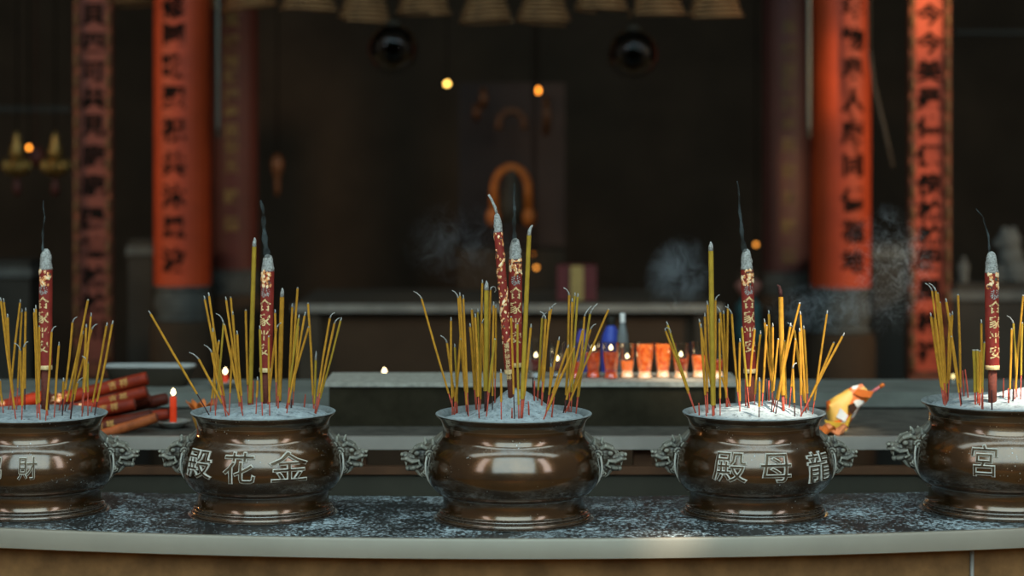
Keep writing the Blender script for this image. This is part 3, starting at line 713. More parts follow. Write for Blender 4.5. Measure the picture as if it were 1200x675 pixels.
# ------------------------------------------------------------------ glass oil lamps
def glass_material(name, tint, base=.04):
    m, nt, out = new_mat(name); L = nt.links
    t = N(nt, 'ShaderNodeBsdfTransparent'); t.inputs[0].default_value = hexc(tint)
    g = N(nt, 'ShaderNodeBsdfGlossy'); g.inputs['Roughness'].default_value = .04
    lw = N(nt, 'ShaderNodeLayerWeight'); lw.inputs[0].default_value = .55
    mp = N(nt, 'ShaderNodeMath', operation='MULTIPLY_ADD'); mp.inputs[1].default_value = .5; mp.inputs[2].default_value = base; L.new(lw.outputs['Facing'], mp.inputs[0])
    mx = N(nt, 'ShaderNodeMixShader'); L.new(mp.outputs[0], mx.inputs[0]); L.new(t.outputs[0], mx.inputs[1]); L.new(g.outputs[0], mx.inputs[2])
    L.new(mx.outputs[0], out.inputs[0]); return m
M_GLASS = glass_material('clear_glass', '#f4f4f0', .10)
M_GLOBE = glass_material('smoked_globe_glass', '#8c8c88', -.02)
M_OILB = simple('glowing_orange_oil', '#d8541a', .2, var=.3, scale=75, emit='#e2420a', emit2='#ff8a3c', estr=1.4)  # emission in these oils stands in for flame light inside them
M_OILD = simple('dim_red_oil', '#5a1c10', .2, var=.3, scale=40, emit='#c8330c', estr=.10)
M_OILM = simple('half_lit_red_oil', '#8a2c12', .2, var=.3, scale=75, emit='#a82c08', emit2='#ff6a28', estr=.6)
M_OILF = simple('emissive_lit_oil', '#d8541a', .2, var=.3, scale=40, emit='#ff7a30', estr=1.3)
M_FOOT = simple('emissive_glass_foot', '#d8a070', .2, var=.2, scale=40, emit='#ffa860', emit2='#ffe6c0', estr=1.1)  # emission stands in for sunlight coming through the glass feet
M_FLAME = glow('candle_flame', '#ffe2b0', 7)
M_FLAMEO = glow('orange_flame', '#ff9a3c', 5)
def flame(c, h, r, parent=None, name='flame', mat=None):
    b = MB(); b.lathe([(0, 0), (r*.7, h*.15), (r, h*.35), (r*.8, h*.6), (r*.35, h*.85), (0, h)], 12)
    return b.build(name, mat or M_FLAME, parent, loc=c)
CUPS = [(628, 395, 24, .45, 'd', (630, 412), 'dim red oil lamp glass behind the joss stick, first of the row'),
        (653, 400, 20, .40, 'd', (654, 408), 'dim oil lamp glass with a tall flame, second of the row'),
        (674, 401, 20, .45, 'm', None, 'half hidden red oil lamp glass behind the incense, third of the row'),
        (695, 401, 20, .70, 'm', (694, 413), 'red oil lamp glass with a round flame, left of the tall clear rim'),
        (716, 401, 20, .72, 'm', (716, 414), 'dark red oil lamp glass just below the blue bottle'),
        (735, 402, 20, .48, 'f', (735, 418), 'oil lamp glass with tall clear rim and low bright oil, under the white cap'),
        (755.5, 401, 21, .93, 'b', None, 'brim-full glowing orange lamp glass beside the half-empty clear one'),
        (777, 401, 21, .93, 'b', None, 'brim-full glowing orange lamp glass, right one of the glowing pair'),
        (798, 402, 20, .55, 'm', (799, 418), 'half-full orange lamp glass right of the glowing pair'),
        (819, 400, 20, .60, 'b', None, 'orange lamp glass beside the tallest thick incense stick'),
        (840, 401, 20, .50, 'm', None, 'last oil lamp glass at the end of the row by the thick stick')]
for i, (px, ty, w, lv, kind, fl, lab) in enumerate(CUPS):
    Yc = .80+(.02 if i % 2 else 0)
    base = at(px, 440, Yc); base.z = zs+.001; kk = pxm(Yc)
    hgt = (at(px, ty, Yc).z-base.z); r = w/2*kk
    root = thing('oil_lamp_glass', lab, 'oil lamp', base, 'glass oil lamps in a row on the stone step')
    wall = [(r*.84, 0), (r*.86, .003), (r*.76, hgt*.09), (r*.72, hgt*.2), (r*.82, hgt*.36), (r*.94, hgt*.6), (r, hgt), (r*.94, hgt), (r*.88, hgt*.6), (r*.76, hgt*.36), (r*.64, hgt*.24), (0, hgt*.2)]
    b = MB(); b.lathe(wall, 28); b.build('glass_cup', M_GLASS, root, auto=50)
    # oil, filling the bowl
    def rin(t):
        pts = [(.21, .62), (.42, .77), (.72, .88), (1, .93)]
        for (t0, a0), (t1, a1) in zip(pts, pts[1:]):
            if t <= t1: return a0+(a1-a0)*max(0, (t-t0)/(t1-t0))
        return .93
    n = 6; pr = [(0, hgt*.215)]+[(r*rin(.22+(lv-.22)*j/n)*.985, hgt*(.22+(lv-.22)*j/n)) for j in range(n+1)]+[(0, hgt*lv)]
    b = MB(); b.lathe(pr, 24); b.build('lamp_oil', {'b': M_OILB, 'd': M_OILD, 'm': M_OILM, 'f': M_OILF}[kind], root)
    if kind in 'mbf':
        b = MB(); b.lathe([(0, hgt*.02), (r*.74, hgt*.02), (r*.66, hgt*.10), (r*.62, hgt*.18), (0, hgt*.19)], 20); b.build('painted_glow_foot', M_FOOT if i >= 5 else M_OILM, root)
    if fl:
        z = hgt*lv
        b = MB(); b.lathe([(0, -.001), (.003, -.001), (.003, .002), (.001, .003), (.001, .006), (0, .006)], 8); b.build('wick', M_INK, root, loc=(0, 0, z))
        flame((0, 0, z+.005), .013, .0045, root)

# ------------------------------------------------------------------ candle, dishes, tray
M_CHINA = simple('ash_dusted_china', '#8d8a7e', .5, var=.3, scale=50)
M_CANDLE = simple('red_wax', '#d23a18', .45, var=.2, scale=40, emit='#e03a10', estr=.25)
def dish(c, r, label):
    root = thing('candle_dish', label, 'dish', c)
    b = MB(); b.lathe([(0, 0), (r*.5, 0), (r*.55, .002), (r*.9, .010), (r, .014), (r, .0155), (r*.93, .0145), (r*.55, .0055), (0, .005)], 40)
    b.build('dish_plate', M_CHINA, root, auto=60); 
    b = MB(); b.tube([Vector((r*math.cos(a), r*math.sin(a), .0152)) for a in [2*PI*i/40 for i in range(41)]], .0012, 6, caps=False); b.build('dish_lip', M_TIEREDGE, root)
    return root
p = at(203, 503, .70); p.z = ZT+.001
dish(p, 20*pxm(.70), 'small pale round dish holding the lit red candle')
def candle(c, h, r, label):
    root = thing('candle', label, 'candle', c)
    b = MB(); b.lathe([(r*1.1, 0), (r*1.05, h*.05), (r, h*.3), (r, h*.95), (r*.9, h), (r*.3, h*.985), (0, h*.985)], 20); b.build('wax_body', M_CANDLE, root, auto=50)
    b = MB(); b.tube([(0, 0, h*.98), (.0005, 0, h+.006)], .0008, 6); b.build('wick', M_INK, root)
    flame((0, 0, h+.003), .017, .0055, root)
q = at(203, 495, .70); hz = at(203, 465, .70).z
candle((p.x, p.y, ZT+.0065), hz-ZT-.0065, 4*pxm(.70), 'lit red candle standing in the pale dish beside the incense bundles')
p = at(262, 458, 1.15); p.z = zledge+.001
dish(p, 17*pxm(1.15), 'pale dish on the rear ledge seen through incense of the candle-side censer')
candle((p.x+.004, p.y, zledge+.0065), at(0, 440, 1.15).z-zledge-.0065, 3.5*pxm(1.15), 'lit red candle on the rear ledge behind the candle-side censer')
p = at(450.5, 447, 1.2)
candle((p.x, 1.2, zledge+.001), at(0, 440, 1.2).z-zledge-.001, 2.6*pxm(1.2), 'small lit candle on the rear ledge between two censers')
# white shallow trays on the ledge / behind
def tray(px0, px1, py, Y, label):
    a, c = at(px0, py, Y), at(px1, py, Y); w = (c.x-a.x)/2
    root = thing('enamel_tray', label, 'tray', ((a.x+c.x)/2, Y, zledge+.001))
    top = a.z-zledge
    b = MB(); n = 40
    ring = lambda s, z: [Vector((w*s*math.copysign(abs(math.cos(t))**.5, math.cos(t)), .03*s*math.copysign(abs(math.sin(t))**.5, math.sin(t)), z)) for t in [2*PI*i/n for i in range(n)]]
    R = [ring(.8, 0), ring(.84, .002), ring(1, top), ring(1.0, top+.004), ring(.97, top+.004), ring(.82, .006)]
    vs = [v for r_ in R for v in r_]; fs = [(i*n+j, i*n+(j+1) % n, (i+1)*n+(j+1) % n, (i+1)*n+j) for i in range(5) for j in range(n)]
    fs += [tuple(reversed(range(n))), tuple(5*n+j for j in range(n))]
    b.add(vs, fs); b.build('tray_pan', M_DARKWOOD, root, auto=40)
    b = MB(); b.tube([v+Vector((0, 0, 0)) for v in ring(1.0, top+.004)]+[ring(1.0, top+.004)[0]], .004, 8, caps=False); b.build('tray_rim', simple('chalky_white_enamel', '#9c9a92', .6, var=.2, scale=12), root)
tray(124, 228, 431, 1.2, 'shallow tray with white rim on the ledge behind the red bundles')

# ------------------------------------------------------------------ red bundles
M_BUN = simple('orange_red_wrap', '#86290f', .6, var=.4, scale=30)
M_BUND = simple('dark_orange_red_wrap', '#56200f', .6, var=.4, scale=30)
M_BGOLD = simple('gold_stamp', '#b98a48', .5, .1, var=.4, scale=150)
def bundle(x0, y0, x1, y1, Y0, Y1, w, label, chars=None, mat=None, lit=False, tpos=.7):
    A, B = at(x0, y0, Y0), at(x1, y1, Y1); d = (B-A); L = d.length; d.normalize(); r = w/2*pxm((Y0+Y1)/2)
    X = d; Y_ = Vector((0, 0, 1)).cross(X).normalized(); Z = X.cross(Y_)
    rot = Matrix((X, Y_, Z)).transposed().to_quaternion()
    root = thing('incense_bundle', label, 'incense bundle', A, 'red paper incense bundles in a pile', rot)
    b = MB(); n = 10; vs = []; fs = []; sg = 24
    prof = [(r*.75, 0), (r*.97, .001)]+[(r*(1+.02*math.sin(i*1.7)), L*(.03+.94*i/n)) for i in range(n+1)]+[(r*.97, L-.001), (r*.75, L)]
    for rr, x in prof:
        for k in range(sg):
            a = 2*PI*k/sg; vs.append((x, rr*math.cos(a), rr*math.sin(a)))
    for i in range(len(prof)-1):
        for k in range(sg): fs.append((i*sg+k, i*sg+(k+1) % sg, (i+1)*sg+(k+1) % sg, (i+1)*sg+k))
    fs.append(tuple(reversed(range(sg)))); fs.append(tuple((len(prof)-1)*sg+k for k in range(sg)))
    b.add(vs, fs); b.build('paper_wrap', mat or M_BUND, root, auto=50)
    b = MB(); b.lathe([(0, 0), (r*.72, 0), (r*.72, .002), (0, .002)], 16); e = b.build('stick_ends', M_STEMJ, root); e.rotation_euler = (0, PI/2, 0); e.location = (L-.0005, 0, 0)
    if chars:
        for i, ch in enumerate(chars):
            s = r*1.35
            def fn(v, i=i):
                th = v.y*s/r+.25; rr = r*1.02+.0003+max(0, v.z)*.01
                return Vector((L*tpos+(i-.5)*s*1.25+v.x*s*.95, -rr*math.cos(th), rr*math.sin(th)))
            b = MB(); char_mesh(b, ch, fn, .04, .02); b.build('gold_character', M_BGOLD, root, smooth=False)
    if lit:  # orange blobs stand in for warm light on this end
        b = MB(); rg = random.Random(int(x0))
        for i in range(16):
            x = L*rg.uniform(.03, .35); th = rg.uniform(-.8, 1.0); s = r*rg.uniform(.14, .3)
            b.ball((x, -r*math.cos(th), r*math.sin(th)), (s*1.6, s*.6, s), 8, 6)
        b.build('painted_orange_light', M_FLORAL, root)
    return root
bundle(-20, 482, 58, 463, .70, .70, 15, 'red incense bundle with bright orange end, behind ash of the censer', lit=True, mat=M_BUN)
bundle(30, 478, 173, 443, .74, .74, 16, 'topmost red incense bundle of the pile with gold characters', '吉祥', mat=M_BUN, lit=True, tpos=.77)
bundle(58, 488, 172, 459, .70, .70, 15, 'second red incense bundle from the top of the pile', '吉祥', lit=True, mat=M_BUN, tpos=.72)
bundle(62, 492, 158, 473, .66, .66, 15, 'red incense bundle with gold characters, in front of the pile by the ash', '吉祥', tpos=.7, mat=M_BUN)
bundle(100, 487, 176, 467, .74, .74, 14, 'plain dark red incense bundle behind the middle of the pile', lit=False)
bundle(120, 484, 196, 467, .78, .78, 14, 'farthest-reaching dark red incense bundle, pointing at the candle')
bundle(96, 506, 178, 487, .64, .64, 15, 'dark red incense bundle low in the pile above the censer handle', '吉祥', tpos=.35)
bundle(120, 496, 198, 485, .71, .71, 13, 'red incense bundle with orange end touching the candle dish', mat=M_BUN)
bundle(105, 514, 184, 489, .60, .60, 12, 'slim orange-brown incense bundle lowest in the pile by the beast handle', mat=simple('orange_wrap_paper', '#a8562a', .6, var=.4, scale=50))

# ------------------------------------------------------------------ orange wrapper and papers
def wrapper():
    Y = .68
    M_O = simple('orange_printed_paper', '#e0702a', .6, var=.2, scale=30)
    def wrapper_mat():
        m, nt, out = new_mat('orange_white_printed_wrapper'); L = nt.links
        b = N(nt, 'ShaderNodeBsdfPrincipled'); L.new(b.outputs[0], out.inputs[0]); b.inputs['Roughness'].default_value = .45
        n = tex_noise(nt, coords(nt), 20, 1, .3)
        r = ramp(nt, n.outputs[0], [(.40, hexc('#d9a54a')), (.46, hexc('#e2691e')), (.53, hexc('#e7803a')), (.55, hexc('#dcd6cc')), (.66, hexc('#e8e2d8'))])
        r.color_ramp.interpolation = 'CONSTANT'
        L.new(r.outputs[0], b.inputs['Base Color']); return m
    base = at(985, 508, Y); base.z = ZT+.001
    root = thing('paper_wrapper', 'open orange and white printed paper wrapper propped beside the censer', 'wrapper', base)
    # folded cone: outline points along its axis, from the fat bottom to the narrow top end, each (centre px, half width px)
    secs = [((975, 500), 6, 8), ((978, 493), 14, 12), ((981, 486), 18.5, 12), ((990, 476), 15.5, 10), ((999, 468), 13, 7), ((1008, 461), 11.5, 4), ((1016, 456.5), 8.5, 2)]
    b = MB(); vs = []; fs = []; n = 20
    for (cx, cy), hw, dp in secs:
        c = at(cx, cy, Y)-base
        axis = Vector((.75, 0, .66)); side = Vector((.66, 0, -.75))
        for k in range(n):
            a = 2*PI*k/n
            w = 1+.10*math.sin(5*a+cx)
            vs.append(c+side*hw*pxm(Y)*math.cos(a)*w+Vector((0, 1, 0))*dp*pxm(Y)*math.sin(a)*w)
    for i in range(len(secs)-1):
        for k in range(n): fs.append((i*n+k, i*n+(k+1) % n, (i+1)*n+(k+1) % n, (i+1)*n+k))
    fs.append(tuple(reversed(range(n))))
    b.add(vs, fs); lo = min(v[2] for v in b.v)
    b.v = [(x, y, max(z, .0005)) for x, y, z in b.v]
    b.build('printed_sheet', wrapper_mat(), root, auto=35)
    # orange flap at the top and yellow pocket fold at the bottom
    def quad(name, pts, mat, dy):
        v = [at(x, y, Y-dy)-base for x, y in pts]; bb = MB(); v2 = [q+Vector((0, .003, 0)) for q in v]
        k = len(v); bb.add(v+v2, [tuple(range(k)), tuple(reversed(range(k, 2*k)))]+[(i, k+i, k+(i+1) % k, (i+1) % k) for i in range(k)])
        return bb.build(name, mat, root, smooth=False)
    quad('orange_flap', [(1000, 461), (1005, 455.5), (1024, 459), (1020, 466), (1009, 465)], M_O, .014)
    quad('yellow_fold', [(966, 492), (974, 494), (990, 496), (998, 485), (992, 505), (982, 508), (972, 503)], simple('yellow_waxed_paper', '#c49a34', .4, var=.3, scale=40), .026)
    quad('white_panel', [(980, 489), (985, 478), (994, 487), (990, 494)], simple('white_paper_print', '#d8d6d0', .6, var=.1, scale=30), .025)
    quad('dark_print', [(994, 475), (1001, 472), (1005, 478), (999, 486), (995, 482)], simple('dark_brown_print', '#3a2010', .6, var=.2, scale=60), .022)
    b = MB(); b.tube([at(1018, 462, Y)-base, at(1034, 451.5, Y)-base], [.0035, .0035], 8); b.build('pink_stick', simple('pink_paper_stick', '#e07a78', .6, var=.3, scale=60), root)
    b = MB(); b.tube([at(1031, 453.5, Y-.001)-base, at(1036, 450.2, Y-.001)-base], [.0045, .004], 8); b.build('orange_stick_end', M_O, root)
wrapper()
# folded orange papers lying below the wrapper
def folded_paper(px, py, Y, L, rz, label, col):
    c = at(px, py, Y); c.z = ZT+.001
    b = MB(); vs = []; nx = 10; w = .016
    for i in range(nx+1):
        for j in range(4):
            x = (i/nx-.5)*L; y = (j/3-.5)*w*2; vs.append((x, y, .004+.006*math.sin(i*1.3+j)+.004*j))
    k = len(vs); vs += [(x, y, max(0, z-.004)) for x, y, z in vs]
    fs = []
    for i in range(nx):
        for j in range(3):
            a = i*4+j; fs.append((a, a+4, a+5, a+1)); fs.append((k+a, k+a+1, k+a+5, k+a+4))
    for i in range(nx):
        a = i*4; fs.append((a, k+a, k+a+4, a+4)); a += 3; fs.append((a, a+4, k+a+4, k+a))
    for a0 in (0, nx*4):
        for j in range(3):
            a = a0+j; fs.append((a, a+1, k+a+1, k+a))
    b.add(vs, fs); o = b.build('folded_paper', simple(label[:14], col, .6, var=.3, scale=60), loc=c, smooth=True); o.rotation_euler = (0, 0, rz)
    tag(o, label, 'paper')
folded_paper(972, 508, .60, .075, -.5, 'crumpled pale orange paper strip lying below the wrapper', '#d98a5c')
folded_paper(964, 516, .575, .05, -.9, 'crumpled orange paper scrap beside the beast handle', '#d8702e')
# orange paper flower behind the second censer
c = at(236, 500, .62); c.z = ZT+.001
root = thing('paper_lotus', 'small orange paper lotus behind the rim of the candle-side censer', 'paper flower', c)
M_LOT = simple('orange_lotus_paper', '#d8702e', .6, var=.4, scale=60)
hl = at(236, 470, .62).z-c.z
b = MB(); b.lathe([(0, 0), (.010, 0), (.012, .01), (.02, hl*.5), (.016, hl*.72), (0, hl*.75)], 14); b.build('flower_cup', simple('yellow_lotus_cup', '#b5822e', .6, var=.3, scale=60), root)
for i in range(8):
    a = 2*PI*i/8
    b = MB(); Rr = Matrix.Rotation(a, 3, 'Z'); P_ = [Rr@Vector(q) for q in [(.010, 0, hl*.62), (.020, .007, hl*.75), (.020, -.007, hl*.75), (.028, .006, hl*.9), (.028, -.006, hl*.9), (.035, 0, hl)]]
    P2 = [q+Vector((0, 0, .002)) for q in P_]
    b.add(P_+P2, [(0, 1, 2), (1, 3, 4, 2), (3, 5, 4), (6, 8, 7), (7, 8, 10, 9), (9, 10, 11), (0, 6, 7, 1), (1, 7, 9, 3), (3, 9, 11, 5), (5, 11, 10, 4), (4, 10, 8, 2), (2, 8, 6, 0)]); b.build('petal', M_LOT, root, smooth=False)

# ------------------------------------------------------------------ bottles behind the lamps
def bottle(px, y0, y1, wpx, Y, z, label, mat, cap):
    c = at(px, y1, Y); c.z = z; k = pxm(Y); h = at(px, y0, Y).z-z; r = wpx/2*k
    root = thing('bottle', label, 'bottle', c)
    b = MB(); b.lathe([(r*.9, 0), (r, .004), (r, h*.62), (r*.92, h*.72), (r*.55, h*.84), (r*.38, h*.88), (r*.38, h*.93), (0, h*.93)], 28); b.build('bottle_body', mat, root, auto=50)
    b = MB(); b.lathe([(r*.45, h*.88), (r*.47, h*.89), (r*.47, h*.985), (r*.4, h), (0, h)], 20); b.build('cap', cap, root, auto=50)
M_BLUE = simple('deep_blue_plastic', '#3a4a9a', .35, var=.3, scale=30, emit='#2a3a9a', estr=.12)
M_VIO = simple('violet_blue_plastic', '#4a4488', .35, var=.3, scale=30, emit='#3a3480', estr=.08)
M_WHITE = simple('white_cap_plastic', '#d5d2c8', .4, var=.1, scale=30)
M_CLR = simple('cloudy_plastic', '#6a6c68', .25, var=.2, scale=30)
bottle(682, 376, 460, 17, 1.15, zledge+.001, 'violet-blue plastic bottle behind the incense of the middle censer', M_VIO, M_DARKWOOD)
bottle(716, 371, 460, 23, 1.13, zledge+.001, 'broad blue plastic bottle behind the red oil lamps', M_BLUE, M_DARKWOOD)
bottle(729.5, 367, 460, 14, 1.08, zledge+.001, 'slim cloudy bottle with round white cap beside the blue bottle', M_CLR, M_WHITE)

# ================================================================== HALL: columns and couplet boards
def vboard(px0, px1, ytop_z, ybot, Y, chars, rows, label, red, cw, side=1, ink=None):
    a, c = at(px0, 300, Y), at(px1, 300, Y); zb = at(0, ybot, Y).z; zt = ytop_z
    w = c.x-a.x; cx = (a.x+c.x)/2
    root = thing('couplet_board', label, 'couplet board', (cx, Y, zb))
    bw = w*.15
    b = MB(); b.box((0, .02, (zt-zb)/2), (w-2*bw, .03, zt-zb)); b.build('red_panel', red, root, smooth=False)
    b = MB()
    for s in (-1, 1):
        b.box((s*(w/2-bw/2), .015, (zt-zb)/2), (bw, .05, zt-zb))
        n = int((zt-zb)/.075)
        for i in range(n): b.ball((s*(w/2-bw/2), -.012, .04+i*.075), (bw*.36, .01, .026), 8, 6, mi=1)
    b.box((0, .015, -.02), (w, .05, .06))
    b.build('carved_border', [M_BORDER, simple('border_gilding', '#573c1e', .6, .1, var=.4, scale=60)], root, smooth=False)
    b = MB(); b.box((0, .06, (-zb-.05+(-zb))/2 if False else -zb/2-.05+0), (w*.9, .04, zb-.1)); b.build('lower_post', M_REDX, root, smooth=False)
    for ch, y in zip(chars, rows):
        z = at(0, y, Y).z-zb; s = cw*pxm(Y)
        b = MB(); char_mesh(b, ch, lambda v: Vector((v.x*s, .003-v.z*.05, z+v.y*s*.92)), .06, .03); b.build('black_character', ink or M_INK, root, smooth=False)
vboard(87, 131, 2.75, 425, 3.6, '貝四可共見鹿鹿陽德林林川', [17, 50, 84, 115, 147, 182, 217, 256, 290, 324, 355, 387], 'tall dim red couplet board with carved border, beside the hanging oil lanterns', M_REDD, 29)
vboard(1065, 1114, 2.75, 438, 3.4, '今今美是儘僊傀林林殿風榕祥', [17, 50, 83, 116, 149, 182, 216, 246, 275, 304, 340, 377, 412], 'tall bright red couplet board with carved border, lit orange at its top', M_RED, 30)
def column(px, half, ybot, Y, chars, rows, cpx, cw, label, mat, ink, ped, squares=False):
    c = at(px, ybot, Y); k = pxm(Y); r = half*k; zt = 2.9
    root = thing('red_column', label, 'column', (c.x, Y, c.z)); root['kind'] = 'thing'
    b = MB(); b.lathe([(r*.98, 0), (r, .01), (r, zt-c.z)], 48); b.build('shaft', mat, root, auto=50)
    b = MB()
    # carved drum base under the shaft, on a stone plinth reaching the floor
    y2 = ped; hb = c.z-at(0, y2, Y).z
    b.lathe([(r*.95, -hb), (r*1.02, -hb+.01), (r*.9, -hb*.85), (r*1.0, -hb*.6), (r*1.0, -hb*.4), (r*.9, -hb*.15), (r*1.0, -.01), (r*.97, -.0005)], 40); b.build('carved_drum', M_STONE, root, auto=50)
    b = MB(); b.lathe([(r*1.15, -c.z+.001), (r*1.15, -hb-.03), (r*1.05, -hb-.0005), (0, -hb-.0005)], 40); b.build('plinth', M_DARK, root, auto=50)
    s = cw*k
    th0 = math.asin(max(-.9, min(.9, (cpx-px)/half)))
    for ch, y in zip(chars, rows):
        z = at(0, y, Y-r).z-c.z
        def fn(v):
            th = th0+v.x*s/r; rr = r+.002+v.z*.04
            return Vector((rr*math.sin(th), -rr*math.cos(th), z+v.y*s))
        b = MB(); char_mesh(b, ch, fn, .06, .03); b.build('painted_character', ink, root, smooth=False)
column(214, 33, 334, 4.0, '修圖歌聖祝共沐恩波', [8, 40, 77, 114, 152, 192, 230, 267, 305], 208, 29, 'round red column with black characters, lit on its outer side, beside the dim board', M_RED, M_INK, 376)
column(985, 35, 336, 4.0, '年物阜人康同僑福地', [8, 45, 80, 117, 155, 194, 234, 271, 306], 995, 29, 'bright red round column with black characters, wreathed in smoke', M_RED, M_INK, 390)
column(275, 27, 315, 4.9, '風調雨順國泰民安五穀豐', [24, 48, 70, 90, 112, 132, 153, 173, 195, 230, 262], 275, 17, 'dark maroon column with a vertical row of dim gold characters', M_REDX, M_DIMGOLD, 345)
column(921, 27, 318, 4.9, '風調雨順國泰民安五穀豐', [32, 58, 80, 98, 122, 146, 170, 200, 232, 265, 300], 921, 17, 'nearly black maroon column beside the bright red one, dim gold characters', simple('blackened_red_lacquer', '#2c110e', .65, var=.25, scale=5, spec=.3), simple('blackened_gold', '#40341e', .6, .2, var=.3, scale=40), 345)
# pale hanging rods
M_TUBE = simple('pale_dusty_tube', '#55554a', .5, var=.2, scale=10)
for px, lab in ((255.5, 'thin pale hanging tube beside the dark maroon gold-lettered column'), (948, 'thin pale hanging tube between the dark and bright red columns')):
    Y = 3.9; z0 = at(px, 152, Y).z; r = 2.4*pxm(Y); x = at(px, 0, Y).x
    root = thing('hanging_tube', lab, 'tube', (x, Y, z0))
    b = MB(); b.lathe([(0, .0), (r*.8, 0), (r, .01), (r, 1.3), (0, 1.3)], 16); b.build('tube_body', M_TUBE, root, auto=50)
    b = MB(); b.lathe([(0, -.03), (r*1.1, -.03), (r*1.25, -.02), (r*1.25, .006), (0, .006)], 16); b.build('end_cap', M_DARKWOOD, root, auto=50)
    b = MB(); b.tube([(0, 0, 1.3), (0, 0, 4.5-z0)], .003, 6); b.build('cord', M_DARKWOOD, root)
# slanting rope beside the bright column
b = MB(); b.tube([at(1019, 60, 3.8), at(1024, 100, 3.8), at(1036, 150, 3.8), at(1046, 196, 3.8)], 2.2*pxm(3.8), 8); b.tube([at(1019, 60, 3.8), Vector((at(1014, 0, 3.8).x, 3.8, 4.5))], .006, 6)
tag(b.build('slack_rope', simple('dusty_rope', '#3c342a', .8, var=.3, scale=60)), 'slanting dusty rope hanging between the bright column and couplet board', 'rope')

# ------------------------------------------------------------------ glass globes
for px, py, lab in ((460.5, 57, 'dark glass globe hanging below the incense coils, near the small yellow bulb'), (742, 63, 'dark glass globe hanging above the empty dark altar side')):
    Y = 3.0; c = at(px, py, Y); r = 29*pxm(Y)
    root = thing('glass_globe', lab, 'globe', c)
    b = MB(); b.ball((0, 0, 0), r, 40, 24); b.build('globe_shell', M_GLOBE, root)
    b = MB(); b.lathe([(0, r*.9), (r*.3, r*.93), (r*.32, r*1.05), (r*.15, r*1.15), (0, r*1.15)], 20); b.build('metal_cap', M_DARKWOOD, root, auto=50)
    b = MB(); b.tube([(0, 0, r*1.1), (0, 0, 4.5-c.z)], .005, 6); b.build('hanging_rod', M_DARKWOOD, root)

# ------------------------------------------------------------------ hanging incense coils
M_COIL = simple('tan_incense_coil', '#7c5a38', .85, var=.35, scale=25)
COILS = [(155, 6, 34), (225, 10, 34), (292, 11, 32), (362.5, 13, 33), (427.5, 26, 31), (496, 18, 32), (569, 27, 31), (637, 27, 32), (705, 13, 31), (770, 19, 33), (838, 21, 32)]
proto = None
for i, (px, py, hw) in enumerate(COILS):
    Y = 3.3 if i > 2 else 4.4; k = pxm(Y); c = at(px, py, Y); R = hw*k
    root = thing('incense_coil', 'hanging spiral incense coil, %s from left along the top edge' % ordw(i+1), 'incense coil', c, 'incense coils hanging from the ceiling')
    rg = random.Random(i); turns = 11; n = turns*36; pts = []; 
    pitch = 5.2*k
    tl = rg.uniform(-.12, .12)
    for j in range(n+1):
        a = 2*PI*j/36; t = j/n; rr = R*(1-.62*t)*(1+.02*math.sin(a*1.7+i)); z = t*turns*pitch
        p_ = Vector((rr*math.cos(a+i), rr*math.sin(a+i), z)); p_.z += tl*p_.x*(1-t)
        pts.append(p_)
    # outer ring closes the bottom
    b = MB(); b.tube(pts, [1.75*k]*len(pts), 6); b.build('spiral', M_COIL, root)
    b = MB(); b.tube([(0, 0, turns*pitch-.02), (0, 0, 4.5-c.z)], .002, 5)
    for a in (0, 2.1, 4.2): b.tube([(R*.38*math.cos(a), R*.38*math.sin(a), turns*pitch-.005), (0, 0, turns*pitch+.07)], .0015, 5)
    b.build('hanging_wire', M_DARKWOOD, root)

# ------------------------------------------------------------------ altar far behind
root = thing('altar_table', 'long dark altar table with dusty grey front edge, deep in the hall', 'altar', (0, 0, 0))
YA = 3.7; zA = at(0, 357, YA).z
slab('table_top', at(345, 0, YA).x, at(845, 0, YA).x, YA, YA+.9, zA-.03, zA, M_GREYGREEN, root)
slab('front_edging', at(343, 0, YA).x, at(847, 0, YA).x, YA-.015, YA-.0005, zA-.026, zA+.001, simple('dusty_edge_grey', '#6c6b63', .9, var=.3, scale=10), root)
slab('front_panel', at(352, 0, YA).x, at(838, 0, YA).x, YA+.05, YA+.10, .05, zA-.03, M_DARK, root)
for px in (362, 828):
    x = at(px, 0, YA).x; slab('leg', x-.04, x+.04, YA+.02, YA+.09, 0, zA-.03, M_DARKWOOD, root)
# maroon box with yellow strip on the altar
p = at(676, 352, 3.9); p.z = zA+.001
root = thing('tablet_box', 'maroon upright box with a pale yellow strip, standing on the altar', 'box', p)
k = pxm(3.9)
w, h = 46*k, p.z and (at(0, 311, 3.9).z-p.z)
b = MB(); b.box((0, .05, h/2), (w, .1, h)); b.build('box_body', simple('maroon_card', '#381012', .6, var=.2), root, smooth=False)
b = MB(); b.box((0, -.004, h/2), (15*k, .006, h*.98)); b.build('yellow_strip', simple('pale_yellow_strip', '#6a6138', .6, var=.2), root, smooth=False)
